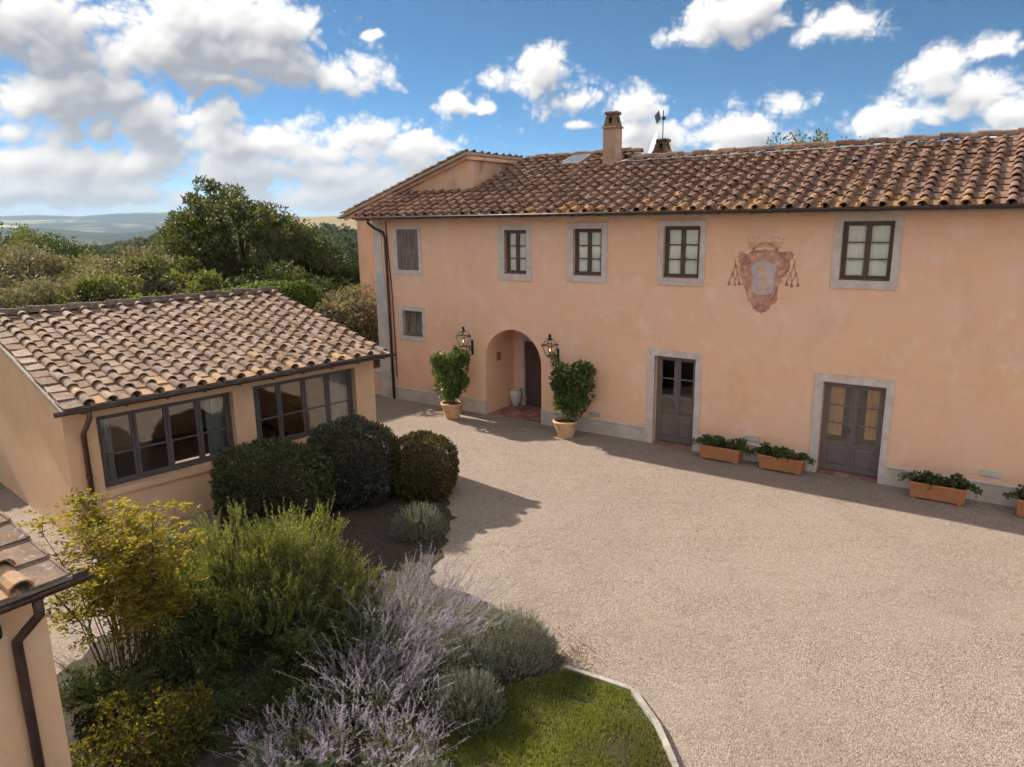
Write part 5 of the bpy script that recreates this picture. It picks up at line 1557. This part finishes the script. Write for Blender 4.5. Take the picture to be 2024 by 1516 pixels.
# russian sage: arching silver stems with mauve spikes
def sage(loc, n, sx, sy, hmin, hmax, lean, label, seed, bare=.5):
    o = empty('flowering_sage', loc, 0, label, 'flowering shrub', 'mauve flowering sage clumps')
    r = np.random.default_rng(seed); fl, gr, sv, sf = [], [], [], []; nv = 0
    for k in range(n):
        a = r.uniform(0, 6.28); q = math.sqrt(r.random()); p = np.array([sx * q * math.cos(a), sy * q * math.sin(a), .0])
        L = r.uniform(hmin, hmax); d = unit(np.array([p[0] * .55 + lean[0], p[1] * .55 + lean[1], 1.]) + r.normal(0, .24, 3))
        m_ = 64; t = np.linspace(.05, 1, m_); bend = unit(np.array([d[0], d[1], -.2]))
        pts = p + np.outer(t * L, d) + np.outer(t ** 2 * L * r.uniform(.05, .38), bend) + np.outer(np.sin(t * r.uniform(3, 8)) * L * .022, unit(r.normal(size=3)))
        w = unit(np.cross(d, r.normal(size=3))) * .0024
        for i in range(0, m_ - 9, 9):
            sv += [pts[i] - w, pts[i] + w, pts[i + 9] + w * .8, pts[i + 9] - w * .8]; sf.append((nv, nv + 1, nv + 2, nv + 3)); nv += 4
        lo = pts[:34]; D = unit(d * .5 + rdir(34)); gr.append(leaves(np.repeat(lo, 1, 0), D, r.uniform(.03, .06, 34), .016))
        lo = pts[4:34:2]; D = unit(d * .4 + rdir(len(lo))); gr.append(leaves(lo, D, .05, .012))
        i1 = int(64 * bare); hi = np.repeat(pts[i1:], 2, 0) + r.normal(0, .007, (2 * (m_ - i1), 3)); D = unit(d * .5 + rdir(len(hi))); fl.append(leaves(hi, D, r.uniform(.010, .020, len(hi)), .008))
        if k % 2 == 0:      # side spikes
            for j in range(3):
                i0 = r.integers(28, 48); dd = unit(d + rdir(1)[0] * .6); LL = r.uniform(.10, .22); tt = np.linspace(.1, 1, 16)
                pp = pts[i0] + np.outer(tt * LL, dd); fl.append(leaves(np.repeat(pp, 2, 0), unit(dd * .5 + rdir(32)), .018, .009))
    leaf_obj('flower_spikes', np.concatenate(fl), MATS['sage_flower'], o); leaf_obj('foliage', np.concatenate(gr), MATS['sage_leaf'], o)
    put('stems', np_mesh('stems', np.array(sv), np.array(sf)), MATS['silver_leaf'], o)
    return o


sage((-1.50, 9.2, 0), 300, .60, .60, .75, 1.40, (.28, .12), 'tall mauve flowering sage clump leaning over the gravel', 1, .55)
sage((-1.80, 8.0, 0), 170, .5, .45, .6, 1.15, (.16, .05), 'mauve flowering sage clump in front of the tallest sage', 2, .66)
sage((-1.35, 7.0, 0), 90, .40, .35, .4, .8, (.25, .0), 'sparse mauve sage clump at the bottom edge by the lawn', 3, .75)
sage((-2.45, 7.0, 0), 150, .5, .35, .4, .8, (-.02, .0), 'pale grey green sage clump at the bottom edge', 4, .86)


def silver(loc, rx, ry, h, n, label, mat='silver_leaf', per=22, L0=.20):
    o = empty('silver_shrub', loc, 0, label, 'shrub', 'silvery grey mounded shrubs')
    P, d = mound_bases(n, rx, ry, h, .55)
    D = unit(d * .7 + np.array([0, 0, .7]) + rdir(len(P)) * .25)
    Ls = rng.uniform(.6, 1.1, len(P)) * L0
    lv, sv, sf = shoots(P - D * Ls[:, None] * .4, D, Ls, .034, .007, per, .1, .003, 1.0, .1)
    leaf_obj('foliage', lv, MATS[mat], o); put('twigs', np_mesh('twigs', sv, sf), MATS['stem_brown'], o)
    P, d = mound_bases(3000, rx * .8, ry * .8, h * .8, .0)
    leaf_obj('inner_foliage', leaves(P, rdir(len(P)), .05, .010), MATS['grey_leaf'], o)
    return o


silver((-.12, 9.0, 0), .70, .58, .72, 1300, 'silvery grey mound at the tip of the lawn edging')
silver((-.62, 7.85, 0), .48, .45, .55, 700, 'silvery grey mound beside the lawn under the sage')
silver((-.72, 8.55, 0), .52, .45, .66, 800, 'silvery grey mound between the two larger grey mounds')
silver((-1.85, 13.15, 0), .55, .45, .60, 800, 'small silver shrub in the shade below the bronze tipped shrub')
silver((-1.0, 6.5, 0), .40, .35, .4, 420, 'small silvery tuft at the bottom edge near the grass')

# little climber on the outbuilding wall
o = empty('wall_climber', tuple(OB + np.array([-1.05, -.95, 0])), 0, 'thin ivy shoot climbing the outbuilding wall', 'climber')
pts = np.array([[0, 0, 1.0 + .0], [.03, .02, 1.25], [-.02, .0, 1.5], [.04, .03, 1.72], [.02, .02, 1.9]]); pts[:, 2] -= 1.0
MB().tube(pts * [1, 1, 1.0], .005, 4).build('stem', MATS['stem_brown'], o)
q = np.repeat(pts, 7, 0) + rng.normal(0, .03, (35, 3)); leaf_obj('foliage', leaves(q, rdir(35), .05, .04), MATS['dark_leaf'], o)

# dry leaves and debris blown against the bed
n = 420; x = rng.normal(.75, .28, n); y = rng.normal(9.1, .35, n)
n2 = 420; x = np.concatenate([x, rng.uniform(.5, 11.5, n2)]); y = np.concatenate([y, (C_FAC + K_FAC * x[n:]) - .5 - 7.5 * rng.uniform(0, 1, n2) ** 1.6])
P = np.stack([x, y, np.full(len(x), .022)], -1); D = unit(rdir(len(x)) * [1, 1, .25])
tag(leaf_obj('fallen_leaves', leaves(P, D, rng.uniform(.02, .05, len(x)), .022, np.tile([0, 0, 1.], (len(x), 1)) + rdir(len(x)) * .3), MATS['dry_leaf'], None), 'dry fallen leaves scattered on the gravel', 'fallen leaves', kind='stuff')

# ============================================================ trees
def tree_data(name, rx, ry, rz, trunk_h, nclump, per, leaf, mat, seed, clump_r=(.11, .2), open_=.25, low=-.6):
    """meshes of a tree standing at the origin: (trunk, crown)"""
    r = np.random.default_rng(seed); cz = trunk_h + rz * .72
    d = unit(r.normal(size=(nclump * 3, 3))); d = d[d[:, 2] > low][:nclump]
    k = r.uniform(open_, 1, len(d)) ** .55
    lump = 1 + .16 * np.sin(d[:, 0] * 4 + seed) * np.cos(d[:, 1] * 3 + seed * 2) + .12 * np.sin(d[:, 2] * 6 + d[:, 0] * 5 + seed)
    Cc = d * (k * lump)[:, None] * [rx, ry, rz] + [0, 0, cz]
    vs = []
    for c in Cc:
        cr_ = r.uniform(*clump_r) * (rx + rz)
        n = int(per * r.uniform(.6, 1.3)); dd = unit(r.normal(size=(n, 3))); rad = cr_ * r.uniform(.15, 1, n) ** .6
        P = c + dd * rad[:, None] * [1.15, 1.15, .75]
        vs.append(leaves(P, unit(dd + unit(r.normal(size=(n, 3))) * .9 + [0, 0, .25]), leaf * r.uniform(.7, 1.3, n), leaf * .55))
    V_ = np.concatenate(vs); crown = np_mesh(name + '_crown', V_, np.arange(len(V_)).reshape(-1, 4)); crown.materials.append(MATS[mat])
    b = MB(); tr_ = .045 * rx + .06
    b.tube([(0, 0, -.6), (.05, 0, trunk_h * .6), (.0, .05, trunk_h + rz * .4), (0, 0, cz + rz * .5)], [tr_ * 1.25, tr_, tr_ * .7, tr_ * .2], 9)
    for c in Cc[::max(1, len(Cc) // 46)]:
        z0 = trunk_h * r.uniform(.75, 1.0) + max(0, (c[2] - trunk_h)) * .25; mid = np.array([c[0] * .45, c[1] * .45, z0 + (c[2] - z0) * .55])
        b.tube([(0, 0, z0), mid, c], [tr_ * .5, tr_ * .28, tr_ * .07], 6)
    trunk = b.mesh(name + '_trunk', True); trunk.materials.append(MATS['bark'])
    return trunk, crown


def plant_tree(name, data, loc, label, cat='tree', group=None, rz=0.0, sc=1.0):
    o = empty(name, loc, rz, label, cat, group); o.scale = (sc, sc, sc)
    put('trunk', data[0], None, o); put('crown', data[1], None, o)
    return o


def ground(x, y): return float(terrain_h(np.array([x]), np.array([y]))[0])


oak = tree_data('oak', 4.2, 4.0, 3.6, 1.5, 380, 150, .17, 'oak_leaf', 3, (.045, .085), .40, -.75)
plant_tree('oak_tree', oak, (-13.5, 37.0, ground(-13.5, 37) - .1), 'large dark oak tree rising behind the garden room roof')
T_dark = tree_data('dark', 2.6, 2.5, 2.6, 1.2, 120, 110, .17, 'dark_leaf', 5, (.08, .14))
T_mid = tree_data('mid', 2.4, 2.4, 2.2, 1.0, 110, 110, .17, 'mid_leaf', 6, (.08, .14))
T_yel = tree_data('yel', 2.0, 2.0, 2.0, .9, 80, 100, .17, 'yellow_leaf', 7, (.08, .14))
T_grey = tree_data('grey', 2.2, 2.1, 1.9, .7, 110, 110, .14, 'grey_leaf', 8, (.08, .14))
T_brush = tree_data('brush', 1.5, 1.5, 1.5, .4, 70, 90, .11, 'grey_leaf', 9, (.07, .13), .2)
T_ridge = tree_data('ridge', 2.3, 2.2, 1.5, 6.9, 60, 34, .13, 'yellow_leaf', 14, (.06, .12), .3)
T_lush = tree_data('lush', 1.5, 1.5, 1.5, .4, 70, 110, .12, 'mid_leaf', 10, (.07, .13), .2)


def by_pix(px, py, dist, data, name, label, top, cat='tree', group=None, rz=0.0):
    """stand a tree on the terrain in that direction so that its top reaches py; top = its height at scale 1"""
    d = pix_dir(px, py); d = d / math.hypot(d[0], d[1]) * dist
    g0 = ground(d[0], d[1]); h = EYE + d[2] - g0
    return plant_tree(name, data, (d[0], d[1], g0), label, cat, group, rz, h / top)


BG = 'trees and thickets beyond the garden room'
h_d, h_m, h_y, h_g, h_b = 5.9, 5.2, 4.6, 4.2, 3.1
for i, (px, py, dist, dt, hh, nm, lb) in enumerate([
    (10, 436, 95, T_dark, h_d, 'woodland_tree', 'dark tree at the far left edge below the distant hills'),
    (48, 452, 88, T_mid, h_m, 'woodland_tree', 'yellowish green tree next to the dark tree at the left edge'),
    (95, 458, 84, T_mid, h_m, 'woodland_tree', 'green rounded tree at the crest of the left wood'),
    (125, 462, 80, T_dark, h_d, 'woodland_tree', 'dark rounded tree on the right slope of the left wood'),
    (148, 482, 78, T_dark, h_d, 'woodland_tree', 'low dark tree at the right foot of the left wood'),
    (15, 478, 52, T_grey, h_g, 'olive_tree', 'pale grey green tree at the left edge under the wood'),
    (60, 480, 50, T_grey, h_g, 'olive_tree', 'pale silvery rounded tree below the left wood'),
    (112, 506, 58, T_yel, h_y, 'autumn_tree', 'small bright yellow tree below the left wood'),
    (165, 502, 62, T_yel, h_y, 'autumn_tree', 'yellow green tree in the middle of the left scrub'),
    (205, 500, 70, T_mid, h_m, 'woodland_tree', 'olive green tree left of the brown thicket'),
    (160, 530, 46, T_mid, h_m, 'woodland_tree', 'light green bushy tree in front of the yellow ones'),
    (255, 482, 38, T_grey, h_g, 'thicket', 'brownish grey bare thicket just left of the oak'),
    (225, 520, 35, T_brush, h_b, 'thicket', 'grey scrub under the brown thicket'),
    (300, 500, 36, T_lush, h_b, 'thicket', 'green bush against the left foot of the oak'),
    (30, 535, 35, T_brush, h_b, 'thicket', 'grey twiggy scrub at the left edge above the ivy'),
    (85, 532, 34, T_brush, h_b, 'thicket', 'grey twiggy scrub second from the left above the ivy'),
    (135, 528, 33, T_brush, h_b, 'thicket', 'grey pinkish scrub in the middle above the ivy'),
    (190, 540, 32, T_lush, h_b, 'thicket', 'light green scrub above the ivy left of the oak'),
    (590, 462, 40, T_dark, h_d, 'woodland_tree', 'dark tree behind the right side of the oak'),
    (640, 478, 42, T_dark, h_d, 'woodland_tree', 'dark tree between the oak and the farmhouse'),
    (690, 482, 40, T_dark, h_d, 'woodland_tree', 'dark green tree touching the farmhouse corner'),
    (600, 530, 33, T_mid, h_m, 'woodland_tree', 'shaded green tree under the right side of the oak'),
    (660, 545, 31, T_dark, h_d, 'woodland_tree', 'dense low tree right of the oak in front of the others'),
    (702, 560, 28, T_grey, h_g, 'thicket', 'pale leafed shrub beside the farmhouse corner'),
    (520, 520, 30, T_dark, h_d, 'woodland_tree', 'dark low tree in the shade beneath the oak'),
    (380, 530, 30, T_lush, h_b, 'thicket', 'green undergrowth beneath the left half of the oak'),
    (1490, 280, 29, T_ridge, 9.7, 'autumn_tree', 'pale twiggy treetop barely showing above the farmhouse ridge'),
    (1615, 243, 27, T_ridge, 9.7, 'autumn_tree', 'yellow green treetop showing above the farmhouse ridge'),
]):
    by_pix(px, py, dist, dt, nm, lb, hh, 'tree' if 'tree' in nm else 'thicket', BG, i * 1.7)

# ivy hedge behind the garden room ridge
o = empty('ivy_hedge', (-12.2, 22.4, 0), math.radians(47.54), 'bright green ivy hedge right behind the garden room ridge', 'hedge')
n = 30000; x = rng.uniform(-7.5, 7.0, n); x = x[np.abs(x + .65) > 1.05]; n = len(x); y = rng.normal(0, .55, n)
top = 3.72 + .30 * (vnoise(x / .8 + 40, y / .8 + 40, 3) - .5) + .5 * (vnoise(x / 2.1 + 9, y * 0 + 3, 8) - .5) - .25 * (y / .6) ** 2
z = top - np.abs(rng.normal(0, .35, n))
leaf_obj('foliage', leaves(np.stack([x, y, z], -1), unit(rdir(n) + [0, 0, .5]), rng.uniform(.06, .12, n), .075), MATS['ivy_leaf'], o)
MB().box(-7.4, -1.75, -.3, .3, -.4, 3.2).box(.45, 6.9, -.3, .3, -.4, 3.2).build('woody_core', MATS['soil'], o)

# far woods: one mass of crowns on the slopes
r = np.random.default_rng(11); vs = []
cnt = 0
def crown_blob(x, y, z, R, H, n):
    dd = unit(r.normal(size=(n, 3))); dd[:, 2] = np.abs(dd[:, 2]) * 1.2 - .25
    P = np.array([x, y, z + H * .45]) + dd * [R, R, H * .55] * r.uniform(.75, 1.05, (n, 1))
    return leaves(P, unit(dd + unit(r.normal(size=(n, 3))) * .8), R * .42 * r.uniform(.7, 1.3, n), R * .34)
tries = 0
while cnt < 2300 and tries < 30000:
    tries += 1
    az = r.uniform(-.72, -.05); dist = 300 * math.exp(r.uniform(0, 2.1)); x_, y_ = dist * math.sin(az), dist * math.cos(az)
    dens = vnoise(np.array([x_ / 130]), np.array([y_ / 130]), 21)[0]
    if dens < .40 + .1 * (dist > 600): continue
    if math.hypot((x_ + 150) / 120, (y_ - 560) / 60) < 1.0: continue
    R = r.uniform(2.6, 4.6); H = r.uniform(6, 11)
    vs.append(crown_blob(x_, y_, ground(x_, y_), R, H, int(110 if dist < 600 else 60))); cnt += 1
V_ = np.concatenate(vs)
tag(put('far_wood', np_mesh('far_wood', V_, np.arange(len(V_)).reshape(-1, 4)), MATS['far_leaf']), 'distant woods covering the valley slopes', 'woods', kind='stuff')
# dry field patch on the hill between oak and house: part of the terrain look
gx = np.linspace(-290, -20, 40); gy = np.linspace(520, 690, 26); GX, GY = np.meshgrid(gx, gy, indexing='ij')
GZ = terrain_h(GX, GY) + .6
ii = np.arange(GX.size).reshape(GX.shape); Fg = np.stack([ii[:-1, :-1], ii[1:, :-1], ii[1:, 1:], ii[:-1, 1:]], -1).reshape(-1, 4)
tag(put('stubble_field', np_mesh('stubble_field', np.stack([GX, GY, GZ], -1).reshape(-1, 3), Fg), MATS['dry_field']), kind='structure')

# ============================================================ air
zmin = float(TZ.min()) - 2; zmax = max(float(TZ.max()), 12.0) + 2
hz = MB().box(-9200, 9200, -9200, 9300, zmin, zmax).build('haze', None)
mt = bpy.data.materials.new('haze_air'); mt.use_nodes = True; nt = mt.node_tree; nt.nodes.clear()
pv = nt.nodes.new('ShaderNodeVolumePrincipled'); pv.inputs['Color'].default_value = (.50, .72, 1.0, 1); pv.inputs['Density'].default_value = HAZE
pv.inputs['Anisotropy'].default_value = .0
mo = nt.nodes.new('ShaderNodeOutputMaterial'); link(nt, pv.outputs[0], mo.inputs['Volume'])
hz.data.materials.append(mt); tag(hz, 'thin pale blue air haze over the valley', 'haze', kind='stuff')
